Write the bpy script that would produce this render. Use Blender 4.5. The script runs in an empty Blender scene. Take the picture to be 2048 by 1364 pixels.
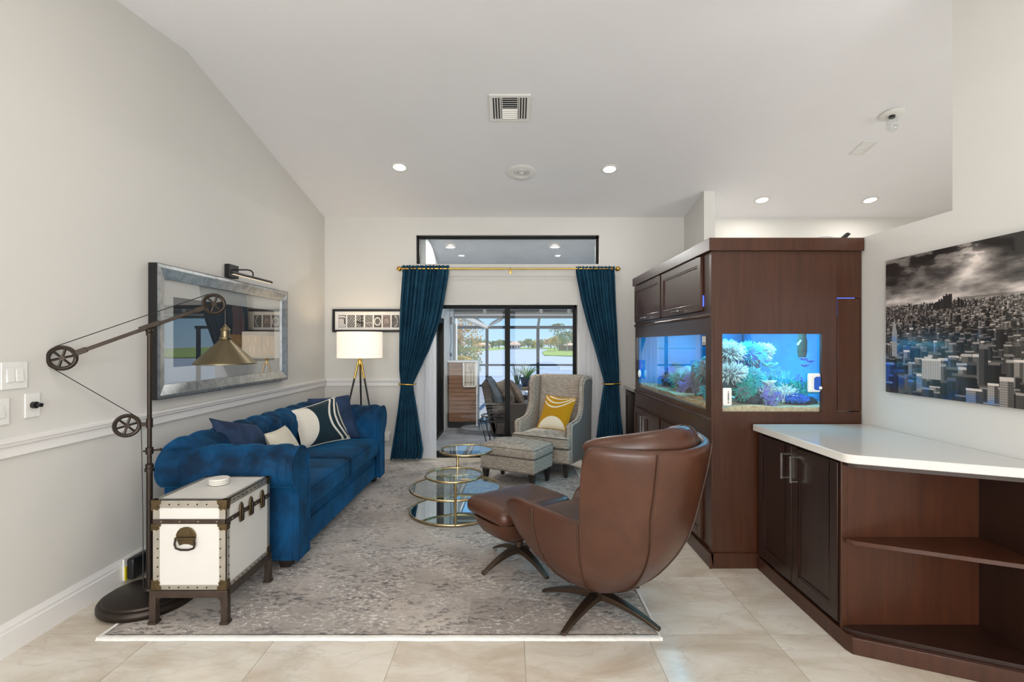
import bpy, bmesh, math, random
import numpy as np
from mathutils import Vector, Matrix, noise

random.seed(7)
PI = math.pi
scene = bpy.context.scene
COL = scene.collection

# ------------------------------------------------------------------ camera
cam_data = bpy.data.cameras.new('camera')
cam_data.sensor_width = 36.0
cam_data.lens = 36.0 * 1000 / 2048
cam_data.shift_y = 5.0 / 2048
cam_data.clip_end = 2000
cam = bpy.data.objects.new('camera', cam_data)
COL.objects.link(cam)
cam.location = (0, 0, 1.45)
cam.rotation_euler = (PI / 2, 0, 0)
scene.camera = cam

# ------------------------------------------------------------------ world: blue daytime sky
world = bpy.data.worlds.new('sky')
scene.world = world
world.use_nodes = True
wn = world.node_tree
wn.nodes.clear()
w_out = wn.nodes.new('ShaderNodeOutputWorld')
w_bg = wn.nodes.new('ShaderNodeBackground')
w_tc = wn.nodes.new('ShaderNodeTexCoord')
w_sep = wn.nodes.new('ShaderNodeSeparateXYZ')
w_ramp = wn.nodes.new('ShaderNodeValToRGB')
w_ramp.color_ramp.elements[0].position = 0.0
w_ramp.color_ramp.elements[0].color = (0.50, 0.76, 0.98, 1)
w_ramp.color_ramp.elements[1].position = 0.6
w_ramp.color_ramp.elements[1].color = (0.13, 0.37, 0.80, 1)
e = w_ramp.color_ramp.elements.new(0.10)
e.color = (0.28, 0.60, 0.96, 1)
wn.links.new(w_tc.outputs['Generated'], w_sep.inputs[0])
wn.links.new(w_sep.outputs['Z'], w_ramp.inputs[0])
wn.links.new(w_ramp.outputs[0], w_bg.inputs[0])
w_bg.inputs[1].default_value = 1.0
wn.links.new(w_bg.outputs[0], w_out.inputs[0])

# ------------------------------------------------------------------ sun
sun_d = bpy.data.lights.new('sun', 'SUN')
sun_d.energy = 4.6
sun_d.angle = math.radians(0.6)
sun_d.color = (1.0, 0.93, 0.82)
sun = bpy.data.objects.new('sun', sun_d)
COL.objects.link(sun)
sun.rotation_euler = Vector((0.50, 0.12, 0.86)).to_track_quat('Z', 'Y').to_euler()


def area_light(name, loc, target, sx, sy, power, color=(1, 1, 1), disk=False, spread=180):
    d = bpy.data.lights.new(name, 'AREA')
    d.energy = power
    d.color = color
    d.shape = 'DISK' if disk else 'RECTANGLE'
    d.size = sx
    if not disk:
        d.size_y = sy
    d.spread = math.radians(spread)
    o = bpy.data.objects.new(name, d)
    COL.objects.link(o)
    o.location = loc
    o.rotation_euler = (Vector(loc) - Vector(target)).to_track_quat('Z', 'Y').to_euler()
    return o


# area lamps added at the rear window openings to fill the room
REAR_Y = -3.6
for wx in (-1.25, 1.05):
    area_light('window_daylight', (wx, REAR_Y + 0.04, 1.45), (wx, 5, 1.5), 1.9, 2.1, 125, (1.0, 0.985, 0.96))
# unseen area lamp added beyond the half wall as side fill
area_light('side_daylight', (6.02, 1.5, 1.5), (0, 2.2, 1.8), 2.6, 1.9, 90, (1.0, 0.98, 0.95))
scene.cycles.adaptive_threshold = 0.02
scene.cycles.max_bounces = 8
scene.cycles.diffuse_bounces = 4
scene.cycles.glossy_bounces = 4
scene.cycles.transmission_bounces = 4
scene.cycles.transparent_max_bounces = 10
scene.cycles.caustics_reflective = False
scene.cycles.caustics_refractive = False
scene.cycles.sample_clamp_indirect = 6.0

scene.view_settings.view_transform = 'Standard'
scene.view_settings.look = 'None'
scene.view_settings.exposure = 0.0
scene.view_settings.gamma = 1.0
scene.view_settings.use_curve_mapping = False


# ------------------------------------------------------------------ helpers
def lin(c):
    if isinstance(c, str):
        c = c.lstrip('#')
        c = [int(c[i:i + 2], 16) / 255 for i in (0, 2, 4)]
        return tuple((x / 12.92 if x <= 0.04045 else ((x + 0.055) / 1.055) ** 2.4) for x in c)
    return tuple(c[:3])


class NT:
    """small node builder"""

    def __init__(self, name):
        self.m = bpy.data.materials.new(name)
        self.m.use_nodes = True
        self.t = self.m.node_tree
        self.b = self.t.nodes['Principled BSDF']
        self.out = self.t.nodes['Material Output']

    def n(self, kind, **kw):
        nd = self.t.nodes.new('ShaderNode' + kind)
        for k, v in kw.items():
            if k in nd.inputs:
                nd.inputs[k].default_value = v
            else:
                setattr(nd, k, v)
        return nd

    def l(self, a, b):
        self.t.links.new(a, b)

    def coords(self, kind='Object', scale=(1, 1, 1), rot=(0, 0, 0)):
        tc = self.n('TexCoord')
        mp = self.n('Mapping')
        mp.inputs['Scale'].default_value = scale
        mp.inputs['Rotation'].default_value = rot
        self.l(tc.outputs[kind], mp.inputs[0])
        return mp.outputs[0]

    def noise(self, vec, scale=5, detail=4, rough=0.55, dist=0.0):
        nd = self.n('TexNoise')
        nd.inputs['Scale'].default_value = scale
        nd.inputs['Detail'].default_value = detail
        nd.inputs['Roughness'].default_value = rough
        nd.inputs['Distortion'].default_value = dist
        if vec is not None:
            self.l(vec, nd.inputs['Vector'])
        return nd.outputs[0]

    def ramp(self, fac, stops):
        nd = self.n('ValToRGB')
        el = nd.color_ramp.elements
        el[0].position, el[0].color = stops[0][0], (*lin(stops[0][1]), 1)
        el[1].position, el[1].color = stops[-1][0], (*lin(stops[-1][1]), 1)
        for p, c in stops[1:-1]:
            q = el.new(p)
            q.color = (*lin(c), 1)
        self.l(fac, nd.inputs[0])
        return nd.outputs[0]

    def mix(self, fac, a, b, mode='MIX'):
        nd = self.n('MixRGB', blend_type=mode)
        for i, x in ((0, fac), (1, a), (2, b)):
            if hasattr(x, 'links') or hasattr(x, 'is_linked'):
                self.l(x, nd.inputs[i])
            elif i == 0:
                nd.inputs[0].default_value = x
            else:
                nd.inputs[i].default_value = (*lin(x), 1)
        return nd.outputs[0]

    def math(self, op, a, b=0.0):
        nd = self.n('Math', operation=op)
        for i, x in ((0, a), (1, b)):
            if hasattr(x, 'is_linked'):
                self.l(x, nd.inputs[i])
            else:
                nd.inputs[i].default_value = x
        return nd.outputs[0]

    def bump(self, h, strength=0.2, dist=0.01):
        nd = self.n('Bump')
        nd.inputs['Strength'].default_value = strength
        nd.inputs['Distance'].default_value = dist
        self.l(h, nd.inputs['Height'])
        self.l(nd.outputs[0], self.b.inputs['Normal'])

    def set(self, **kw):
        names = {'rough': 'Roughness', 'metal': 'Metallic', 'ior': 'IOR', 'coat': 'Coat Weight', 'coat_rough': 'Coat Roughness',
                 'sheen': 'Sheen Weight', 'sheen_rough': 'Sheen Roughness', 'spec': 'Specular IOR Level', 'trans': 'Transmission Weight',
                 'alpha': 'Alpha', 'emit': 'Emission Strength', 'sss': 'Subsurface Weight'}
        for k, v in kw.items():
            if k in ('color', 'sheen_tint', 'emit_color'):
                s = {'color': 'Base Color', 'sheen_tint': 'Sheen Tint', 'emit_color': 'Emission Color'}[k]
                if hasattr(v, 'is_linked'):
                    self.l(v, self.b.inputs[s])
                else:
                    self.b.inputs[s].default_value = (*lin(v), 1)
            else:
                if hasattr(v, 'is_linked'):
                    self.l(v, self.b.inputs[names[k]])
                else:
                    self.b.inputs[names[k]].default_value = v
        return self


def plain(name, color, rough=0.5, metal=0.0, var=0.06, vscale=6, bump=0.0, bscale=80, coords='Object', **kw):
    """principled material with a little procedural colour variation and relief"""
    m = NT(name)
    v = m.coords(coords)
    base = lin(color)
    n1 = m.noise(v, vscale, 5)
    lo = tuple(max(0, x * (1 - var)) for x in base)
    hi = tuple(min(1, x * (1 + var)) for x in base)
    m.set(color=m.ramp(n1, [(0.3, lo), (0.7, hi)]), rough=rough, metal=metal, **kw)
    if bump:
        m.bump(m.noise(v, bscale, 3), bump, 0.004)
    return m.m


def glass_mat(name, tint=(1, 1, 1), gloss=0.06, edge=0.5, rough=0.0, ior=1.45):
    """see-through pane: clear, with a mirror share that grows at a glancing angle"""
    m = NT(name)
    m.t.nodes.remove(m.b)
    tr = m.n('BsdfTransparent')
    tr.inputs[0].default_value = (*lin(tint), 1)
    gl = m.n('BsdfGlossy')
    gl.inputs['Roughness'].default_value = rough
    fr = m.n('Fresnel')
    fr.inputs['IOR'].default_value = ior
    f = m.math('MULTIPLY', fr.outputs[0], edge)
    f = m.math('ADD', f, gloss)
    geo = m.n('NewGeometry')
    f = m.math('MULTIPLY', f, m.math('SUBTRACT', 1.0, geo.outputs['Backfacing']))
    ms = m.n('MixShader')
    m.l(f, ms.inputs[0])
    m.l(tr.outputs[0], ms.inputs[1])
    m.l(gl.outputs[0], ms.inputs[2])
    m.l(ms.outputs[0], m.out.inputs[0])
    return m.m


class MB:
    """collects shapes into one mesh"""

    def __init__(self):
        self.v = []
        self.f = []

    def add(self, vs, fs):
        o = len(self.v)
        self.v += [tuple(p) for p in vs]
        self.f += [tuple(i + o for i in f) for f in fs]
        return self

    def box(self, x0, x1, y0, y1, z0, z1):
        return self.add([(x0, y0, z0), (x1, y0, z0), (x1, y1, z0), (x0, y1, z0), (x0, y0, z1), (x1, y0, z1), (x1, y1, z1), (x0, y1, z1)],
                        [(0, 3, 2, 1), (4, 5, 6, 7), (0, 1, 5, 4), (1, 2, 6, 5), (2, 3, 7, 6), (3, 0, 4, 7)])

    def prism(self, poly, a0, a1, axis='z'):
        n = len(poly)

        def mk(p, a):
            return (p[0], p[1], a) if axis == 'z' else ((p[0], a, p[1]) if axis == 'y' else (a, p[0], p[1]))
        vs = [mk(p, a0) for p in poly] + [mk(p, a1) for p in poly]
        fs = [tuple(range(n))[::-1], tuple(range(n, 2 * n))]
        fs += [(i, (i + 1) % n, n + (i + 1) % n, n + i) for i in range(n)]
        return self.add(vs, fs)

    def tube(self, pts, r, seg=8, closed=False):
        pts = [Vector(p) for p in pts]
        n = len(pts)
        rs = r if isinstance(r, (list, tuple)) else [r] * n
        vs, fs = [], []
        up = None
        for i, p in enumerate(pts):
            if closed:
                t = pts[(i + 1) % n] - pts[i - 1]
            else:
                t = pts[min(i + 1, n - 1)] - pts[max(i - 1, 0)]
            t = t.normalized() if t.length > 1e-9 else Vector((0, 0, 1))
            if up is None:
                up = t.orthogonal().normalized()
            up = (up - t * up.dot(t))
            up = up.normalized() if up.length > 1e-6 else t.orthogonal().normalized()
            s = t.cross(up)
            for k in range(seg):
                a = 2 * PI * k / seg
                vs.append(p + (up * math.cos(a) + s * math.sin(a)) * rs[i])
        m = n if closed else n - 1
        for i in range(m):
            j = (i + 1) % n
            for k in range(seg):
                k2 = (k + 1) % seg
                fs.append((i * seg + k, i * seg + k2, j * seg + k2, j * seg + k))
        if not closed:
            fs.append(tuple(range(seg))[::-1])
            fs.append(tuple(range((n - 1) * seg, n * seg)))
        return self.add(vs, fs)

    def ring(self, c, R, r, n=48, seg=8, ax=(1, 0, 0), ay=(0, 1, 0)):
        ax, ay, c = Vector(ax), Vector(ay), Vector(c)
        return self.tube([c + ax * R * math.cos(2 * PI * i / n) + ay * R * math.sin(2 * PI * i / n) for i in range(n)], r, seg, True)

    def lathe(self, prof, cx=0, cy=0, cz=0, seg=32):
        vs, fs = [], []
        n = len(prof)
        for (r, z) in prof:
            for k in range(seg):
                a = 2 * PI * k / seg
                vs.append((cx + r * math.cos(a), cy + r * math.sin(a), cz + z))
        for i in range(n - 1):
            for k in range(seg):
                k2 = (k + 1) % seg
                fs.append((i * seg + k, i * seg + k2, (i + 1) * seg + k2, (i + 1) * seg + k))
        if prof[0][0] > 1e-6:
            fs.append(tuple(range(seg))[::-1])
        if prof[-1][0] > 1e-6:
            fs.append(tuple(range((n - 1) * seg, n * seg)))
        return self.add(vs, fs)

    def ball(self, c, r, seg=10, rings=6, sz=1.0):
        prof = [(max(1e-5, r * math.sin(PI * i / rings)), -r * sz * math.cos(PI * i / rings)) for i in range(rings + 1)]
        prof[0] = (1e-5, prof[0][1])
        prof[-1] = (1e-5, prof[-1][1])
        return self.lathe(prof, c[0], c[1], c[2], seg)

    def grid(self, fn, nu, nv, closed_u=False):
        vs = [fn(i / (nu if closed_u else nu - 1), j / (nv - 1)) for j in range(nv) for i in range(nu)]
        fs = []
        for j in range(nv - 1):
            for i in range(nu if closed_u else nu - 1):
                i2 = (i + 1) % nu
                fs.append((j * nu + i, j * nu + i2, (j + 1) * nu + i2, (j + 1) * nu + i))
        return self.add(vs, fs)

    def rbox(self, c, s, r=0.03, puff=0.0, puff_side=0.0, n=14):
        """soft box: rounded edges, optional crowned top and sides"""
        cx, cy, cz = c
        hx, hy, hz = s[0] / 2, s[1] / 2, s[2] / 2
        r = min(r, hx, hy, hz)
        for axis in range(3):
            for sg in (-1, 1):
                def fn(u, v, axis=axis, sg=sg):
                    h = (hx, hy, hz)
                    a, b = (axis + 1) % 3, (axis + 2) % 3
                    u_, v_ = 2 * u - 1, 2 * v - 1
                    u_ = math.sin(u_ * PI / 2) * 0.35 + u_ * 0.65
                    v_ = math.sin(v_ * PI / 2) * 0.35 + v_ * 0.65
                    p = [0, 0, 0]
                    p[axis] = sg * h[axis]
                    p[a] = u_ * h[a]
                    p[b] = (v_ if sg > 0 else -v_) * h[b]
                    q = [max(-(h[i] - r), min(h[i] - r, p[i])) for i in range(3)]
                    d = Vector([p[i] - q[i] for i in range(3)])
                    if d.length > 1e-9:
                        d = d.normalized() * r
                    p = [q[i] + d[i] for i in range(3)]
                    fx, fy = p[0] / hx, p[1] / hy
                    k = max(0, 1 - fx ** 4) * max(0, 1 - fy ** 4)
                    if p[2] > 0:
                        p[2] += puff * k * (p[2] / hz)
                    if puff_side:
                        kz = max(0, 1 - (p[2] / hz) ** 2)
                        p[0] += puff_side * (1 if p[0] > 0 else -1) * kz * max(0, 1 - fy ** 4) * abs(fx) ** 3
                        p[1] += puff_side * (1 if p[1] > 0 else -1) * kz * max(0, 1 - fx ** 4) * abs(fy) ** 3
                    return (cx + p[0], cy + p[1], cz + p[2])
                self.grid(fn, n, n)
        return self

    def xf(self, M):
        self.v = [tuple(M @ Vector(p)) for p in self.v]
        return self


FRAMES = {}


def mesh_from(name, mb, mat, smooth=40, weld=True):
    me = bpy.data.meshes.new(name)
    me.from_pydata([tuple(p) for p in mb.v], [], mb.f)
    bm = bmesh.new()
    bm.from_mesh(me)
    if weld:
        bmesh.ops.remove_doubles(bm, verts=bm.verts, dist=1e-5)
    bmesh.ops.recalc_face_normals(bm, faces=bm.faces)
    bm.to_mesh(me)
    bm.free()
    if mat is not None:
        me.materials.append(mat)
    if smooth:
        me.polygons.foreach_set('use_smooth', [True] * len(me.polygons))
        me.set_sharp_from_angle(angle=math.radians(smooth))
    me.update()
    return me


def tag(o, label=None, cat=None, group=None, kind=None):
    if label:
        o['label'] = label
    if cat:
        o['category'] = cat
    if group:
        o['group'] = group
    if kind:
        o['kind'] = kind
    return o


def thing(name, label, cat, loc=(0, 0, 0), rz=0.0, group=None):
    o = bpy.data.objects.new(name, None)
    o.empty_display_size = 0.1
    COL.objects.link(o)
    o.location = loc
    o.rotation_euler = (0, 0, rz)
    FRAMES[o.name] = Matrix.Translation(Vector(loc)) @ Matrix.Rotation(rz, 4, 'Z')
    return tag(o, label, cat, group)


def root_of(o):
    while o.parent is not None:
        o = o.parent
    return o


def part(parent, name, mb, mat, bevel=0.0, local=False, smooth=40, label=None, kind=None, bseg=2, weld=True):
    """a mesh under its thing; mb is in world coordinates unless local"""
    if not local:
        M = FRAMES.get(root_of(parent).name)
        if M is not None:
            Mi = M.inverted()
            mb.v = [tuple(Mi @ Vector(p)) for p in mb.v]
    o = bpy.data.objects.new(name, mesh_from(name, mb, mat, smooth, weld))
    COL.objects.link(o)
    o.parent = parent
    if bevel:
        add_bevel(o, bevel, bseg)
    return tag(o, label, kind=kind)


def add_bevel(o, w, seg=2):
    b = o.modifiers.new('bevel', 'BEVEL')
    b.width = w
    b.segments = seg
    b.limit_method = 'ANGLE'
    b.angle_limit = math.radians(35)
    b.harden_normals = False


def solo(name, mb, mat, label, cat, group=None, bevel=0.0, smooth=40, kind=None, weld=True):
    """a thing that is one mesh; its origin sits at the middle of its base"""
    xs = [p[0] for p in mb.v]
    ys = [p[1] for p in mb.v]
    zs = [p[2] for p in mb.v]
    c = ((min(xs) + max(xs)) / 2, (min(ys) + max(ys)) / 2, min(zs))
    mb.v = [(p[0] - c[0], p[1] - c[1], p[2] - c[2]) for p in mb.v]
    o = bpy.data.objects.new(name, mesh_from(name, mb, mat, smooth, weld))
    COL.objects.link(o)
    o.location = c
    FRAMES[o.name] = Matrix.Translation(Vector(c))
    if bevel:
        add_bevel(o, bevel)
    return tag(o, label, cat, group, kind)


def struct(name, mb, mat, label=None, smooth=40, bevel=0.0, cat=None):
    o = bpy.data.objects.new(name, mesh_from(name, mb, mat, smooth))
    COL.objects.link(o)
    if bevel:
        add_bevel(o, bevel)
    return tag(o, label, cat, kind='structure')


def subsurf(o, lv=1):
    s = o.modifiers.new('subsurf', 'SUBSURF')
    s.levels = lv
    s.render_levels = lv
    return o


def solidify(o, t, offset=0.0):
    s = o.modifiers.new('solidify', 'SOLIDIFY')
    s.thickness = t
    s.offset = offset
    return o


def sm(t):
    t = max(0.0, min(1.0, t))
    return t * t * (3 - 2 * t)


def interp(x, xs, ys):
    return float(np.interp(x, xs, ys))


# a printed picture: a flat sheet whose fine mesh carries the print's colours
def picture(parent, name, img, origin, du, dv, mat, label=None):
    H, W = img.shape[:2]
    o, du, dv = Vector(origin), Vector(du), Vector(dv)
    mb = MB()
    mb.v = [tuple(o + du * (i / (W - 1)) + dv * (j / (H - 1))) for j in range(H) for i in range(W)]
    mb.f = [(j * W + i, j * W + i + 1, (j + 1) * W + i + 1, (j + 1) * W + i) for j in range(H - 1) for i in range(W - 1)]
    M = FRAMES.get(root_of(parent).name)
    if M is not None:
        Mi = M.inverted()
        mb.v = [tuple(Mi @ Vector(p)) for p in mb.v]
    me = bpy.data.meshes.new(name)
    me.from_pydata(mb.v, [], mb.f)
    me.materials.append(mat)
    a = me.color_attributes.new('print', 'FLOAT_COLOR', 'POINT')
    s = np.clip(img, 0, 1)
    s = np.where(s <= 0.04045, s / 12.92, ((s + 0.055) / 1.055) ** 2.4)
    c = np.ones((H * W, 4), dtype=np.float32)
    c[:, :3] = s.reshape(-1, 3)
    a.data.foreach_set('color', c.ravel())
    ob = bpy.data.objects.new(name, me)
    COL.objects.link(ob)
    ob.parent = parent
    return tag(ob, label)


def print_mat(name, rough=0.4, coat=0.0, spec=0.5):
    m = NT(name)
    at = m.n('Attribute', attribute_name='print')
    v = m.coords('Object')
    g = m.noise(v, 220, 2)
    m.set(color=m.mix(0.04, at.outputs['Color'], g, 'OVERLAY'), rough=rough, coat=coat, coat_rough=0.02, spec=spec)
    return m.m


def vnoise(W, H, sx, sy, rng):
    """smooth value noise"""
    g = rng.random((int(sy) + 3, int(sx) + 3))
    x = np.linspace(0, sx, W)
    y = np.linspace(0, sy, H)
    xi, yi = x.astype(int), y.astype(int)
    xf, yf = x - xi, y - yi
    xf, yf = xf * xf * (3 - 2 * xf), yf * yf * (3 - 2 * yf)
    a = g[np.ix_(yi, xi)] * (1 - xf) + g[np.ix_(yi, xi + 1)] * xf
    b = g[np.ix_(yi + 1, xi)] * (1 - xf) + g[np.ix_(yi + 1, xi + 1)] * xf
    return a * (1 - yf[:, None]) + b * yf[:, None]


def fbm(W, H, sx, sy, rng, octv=5):
    t = np.zeros((H, W))
    amp, tot = 1.0, 0.0
    for _ in range(octv):
        t += amp * vnoise(W, H, sx, sy, rng)
        tot += amp
        amp *= 0.55
        sx, sy = min(sx * 2, W), min(sy * 2, H)
    return t / tot


# ------------------------------------------------------------------ materials
def wall_paint(name, color):
    m = NT(name)
    v = m.coords('Object')
    n1 = m.noise(v, 1.3, 3)
    b = lin(color)
    m.set(color=m.ramp(n1, [(0.3, tuple(x * 0.985 for x in b)), (0.7, tuple(min(1, x * 1.015) for x in b))]), rough=0.62, spec=0.3)
    m.bump(m.noise(v, 160, 3), 0.06, 0.003)
    return m.m


M_WALL = wall_paint('wall_paint', '#d9d7d2')
M_CEIL = wall_paint('ceiling_paint', '#f3f3f6')
M_TRIM = plain('white_trim', '#eeecea', 0.38, var=0.01)
M_WHITEPL = plain('white_plastic', '#e9e8e4', 0.35, var=0.01)


def tile_mat():
    m = NT('porcelain_tile')
    tc = m.n('TexCoord')
    oi = m.n('ObjectInfo')
    add = m.n('VectorMath', operation='ADD')
    sc = m.math('MULTIPLY', oi.outputs['Random'], 37.0)
    cb = m.n('CombineXYZ')
    m.l(sc, cb.inputs[0])
    m.l(m.math('MULTIPLY', oi.outputs['Random'], 91.0), cb.inputs[1])
    m.l(tc.outputs['Object'], add.inputs[0])
    m.l(cb.outputs[0], add.inputs[1])
    mp = m.n('Mapping')
    mp.inputs['Rotation'].default_value = (0, 0, 0.5)
    mp.inputs['Scale'].default_value = (1.0, 2.3, 1.0)
    m.l(add.outputs[0], mp.inputs[0])
    v = mp.outputs[0]
    n1 = m.noise(v, 1.7, 7, 0.62, 0.5)
    c = m.ramp(n1, [(0.25, '#b3a38f'), (0.42, '#cbbfae'), (0.55, '#dad2c5'), (0.75, '#e8e3da')])
    w = m.n('TexWave', wave_type='BANDS')
    w.inputs['Scale'].default_value = 0.9
    w.inputs['Distortion'].default_value = 16
    w.inputs['Detail'].default_value = 5
    w.inputs['Detail Scale'].default_value = 2.2
    m.l(v, w.inputs['Vector'])
    vein = m.ramp(w.outputs[0], [(0.0, '#ffffff'), (0.012, '#ffffff'), (0.035, '#000000')])
    msk = m.math('MULTIPLY', m.math('MULTIPLY', vein, n1), 0.22)
    c = m.mix(msk, c, '#8c7a66')
    m.set(color=c, rough=m.math('ADD', m.math('MULTIPLY', n1, 0.12), 0.10), spec=0.5)
    m.bump(n1, 0.03, 0.004)
    return m.m


M_TILE = tile_mat()
M_GROUT = plain('grout', '#bdb3a5', 0.8, var=0.05)


def wood_mat(name, dark, light, rough=0.36, scale=(1, 1, 1), coat=0.28):
    m = NT(name)
    v = m.coords('Object', (26 * scale[0], 26 * scale[1], 2.2 * scale[2]))
    n1 = m.noise(v, 1.2, 6, 0.6, 0.6)
    v2 = m.coords('Object', (1, 1, 1))
    n2 = m.noise(v2, 2.4, 3)
    c = m.ramp(n1, [(0.3, dark), (0.7, light)])
    c = m.mix(m.math('MULTIPLY', n2, 0.35), c, dark)
    m.set(color=c, rough=rough, coat=coat, coat_rough=0.14, spec=0.3)
    m.bump(n1, 0.03, 0.002)
    return m.m


M_WOOD = wood_mat('espresso_wood', '#381e11', '#4a2919')
M_WOODD = wood_mat('espresso_wood_dark', '#25150f', '#331d15')
M_SHELFW = wood_mat('walnut_shelf_wood', '#3a1e12', '#4c2917', 0.4)


def quartz():
    m = NT('white_quartz')
    v = m.coords('Object')
    n1 = m.noise(v, 260, 2)
    n2 = m.noise(v, 90, 2)
    c = m.ramp(n1, [(0.30, '#b5b0a7'), (0.38, '#d9d6d0')])
    c = m.mix(m.math('MULTIPLY', m.math('GREATER_THAN', n2, 0.66), 0.35), c, '#d7d0c5')
    m.set(color=c, rough=0.14, spec=0.5)
    return m.m


M_QUARTZ = quartz()
M_CHROME = plain('brushed_nickel', '#c9c7c3', 0.22, 1.0, var=0.04)
M_GOLD = plain('brushed_brass', '#c8a050', 0.24, 1.0, var=0.06)
M_PALEGOLD = plain('polished_pale_brass', '#cdb68a', 0.16, 1.0, var=0.05)
M_BRONZE = plain('oil_rubbed_bronze', '#352d27', 0.42, 0.7, var=0.12, vscale=20)
M_BRUSHED = plain('aged_brass_shade', '#766c55', 0.36, 1.0, var=0.08)
M_BLACK = plain('black_metal', '#17171a', 0.42, 0.2, var=0.1)
M_BLACKPL = plain('black_plastic', '#141415', 0.38, var=0.1)
M_DKALU = plain('black_aluminium', '#0d0d0e', 0.55, 0.0, var=0.08, spec=0.25)
M_CAGE = plain('screen_cage_aluminium', '#343437', 0.5, 0.3, var=0.06)

M_PANE = glass_mat('window_glass', (0.97, 0.985, 0.985), 0.0, 0.5)
M_ARTGLASS = glass_mat('picture_glass', (0.95, 0.96, 0.96), 0.10, 2.2, ior=1.5)
M_TANKGLASS = glass_mat('aquarium_glass', (0.96, 0.99, 1.0), 0.0, 1.6, ior=1.5)
M_TABLEGLASS = glass_mat('table_glass', (0.90, 0.96, 0.955), 0.12, 1.0)
M_MIRROR = plain('mirror_glass', '#dfe8e8', 0.02, 1.0, var=0.01)


def velvet(name, dark, light, tint, sheen=0.7, vs=3.5):
    m = NT(name)
    v = m.coords('Object')
    n1 = m.noise(v, vs, 5, 0.6, 0.4)
    m.set(color=m.ramp(n1, [(0.35, dark), (0.68, light)]), rough=0.75, sheen=sheen, sheen_rough=0.35, sheen_tint=tint, spec=0.2)
    m.bump(m.noise(v, 420, 2), 0.10, 0.002)
    return m.m


M_SOFA = velvet('blue_velvet', '#09233c', '#0b5080', '#2f8cbc', 0.42, 3.6)
M_CURTAIN = velvet('teal_velvet', '#12364d', '#1f4f68', '#4d88a4', 0.35, 5)
M_NAVY = velvet('navy_velvet', '#202f48', '#34496a', '#5d74a0', 0.35, 6)


def tweed():
    m = NT('grey_tweed')
    v = m.coords('Object', (1, 1, 1))
    w = m.n('TexNoise')
    mp = m.n('Mapping')
    mp.inputs['Scale'].default_value = (22, 22, 200)
    tc = m.n('TexCoord')
    m.l(tc.outputs['Object'], mp.inputs[0])
    m.l(mp.outputs[0], w.inputs['Vector'])
    w.inputs['Scale'].default_value = 1.0
    w.inputs['Detail'].default_value = 3
    n2 = m.noise(v, 330, 2)
    c = m.ramp(w.outputs[0], [(0.32, '#8a8074'), (0.5, '#aca092'), (0.68, '#ccc1b0')])
    c = m.mix(m.math('MULTIPLY', n2, 0.35), c, '#8b847b')
    m.set(color=c, rough=0.9, sheen=0.15, spec=0.15)
    m.bump(n2, 0.25, 0.003)
    return m.m


M_TWEED = tweed()
M_TWEEDSIDE = plain('plain_grey_linen', '#7a7570', 0.9, var=0.08, vscale=60, bump=0.2, bscale=350, spec=0.15)
M_WELT = plain('grey_piping', '#5f5a55', 0.9, var=0.08, spec=0.15)
M_NAIL = plain('nailhead_bronze', '#2b2622', 0.35, 0.8, var=0.1)
M_LEGW = plain('dark_stained_wood', '#2a211d', 0.4, var=0.15, vscale=12)


def leather(name, a, b):
    m = NT(name)
    v = m.coords('Object')
    n1 = m.noise(v, 3.5, 5, 0.6, 0.3)
    n2 = m.noise(v, 190, 3)
    m.set(color=m.ramp(n1, [(0.3, a), (0.7, b)]), rough=m.math('ADD', m.math('MULTIPLY', n1, 0.16), 0.28), spec=0.5, coat=0.12, coat_rough=0.3)
    m.bump(n2, 0.10, 0.002)
    return m.m


M_LEATHER = leather('brown_leather', '#3f2417', '#553221')
M_SEAM = plain('leather_seam', '#3c2415', 0.5, var=0.1)


def uv_less_pattern_cushion(name, base, cream, stripes, mound, weave=300):
    """cushion cover with a flat woven pattern laid out by the 'UVMap' of the cushion"""
    m = NT(name)
    uv = m.n('UVMap', uv_map='UVMap')
    sp = m.n('SeparateXYZ')
    m.l(uv.outputs[0], sp.inputs[0])
    U, V = sp.outputs[0], sp.outputs[1]
    fac = None
    # half-round cream field
    cu, cv, ru, rv = mound
    du = m.math('DIVIDE', m.math('SUBTRACT', U, cu), ru)
    dv = m.math('DIVIDE', m.math('SUBTRACT', V, cv), rv)
    d = m.math('ADD', m.math('MULTIPLY', du, du), m.math('MULTIPLY', dv, dv))
    fac = m.math('LESS_THAN', d, 1.0)
    for (base_v, sag, width, c0) in stripes:
        t = m.math('SUBTRACT', U, c0)
        cv_ = m.math('ADD', m.math('MULTIPLY', m.math('MULTIPLY', t, t), sag), base_v)
        k = m.math('LESS_THAN', m.math('ABSOLUTE', m.math('SUBTRACT', V, cv_)), width)
        fac = m.math('MAXIMUM', fac, k)
    v = m.coords('Object')
    n1 = m.noise(v, 60, 3)
    c1 = m.mix(m.math('MULTIPLY', n1, 0.25), base, tuple(x * 0.7 for x in lin(base)))
    c2 = m.mix(m.math('MULTIPLY', n1, 0.2), cream, tuple(x * 0.85 for x in lin(cream)))
    m.set(color=m.mix(fac, c1, c2), rough=0.85, sheen=0.15, spec=0.2)
    m.bump(m.noise(v, weave, 2), 0.2, 0.003)
    return m.m


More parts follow.
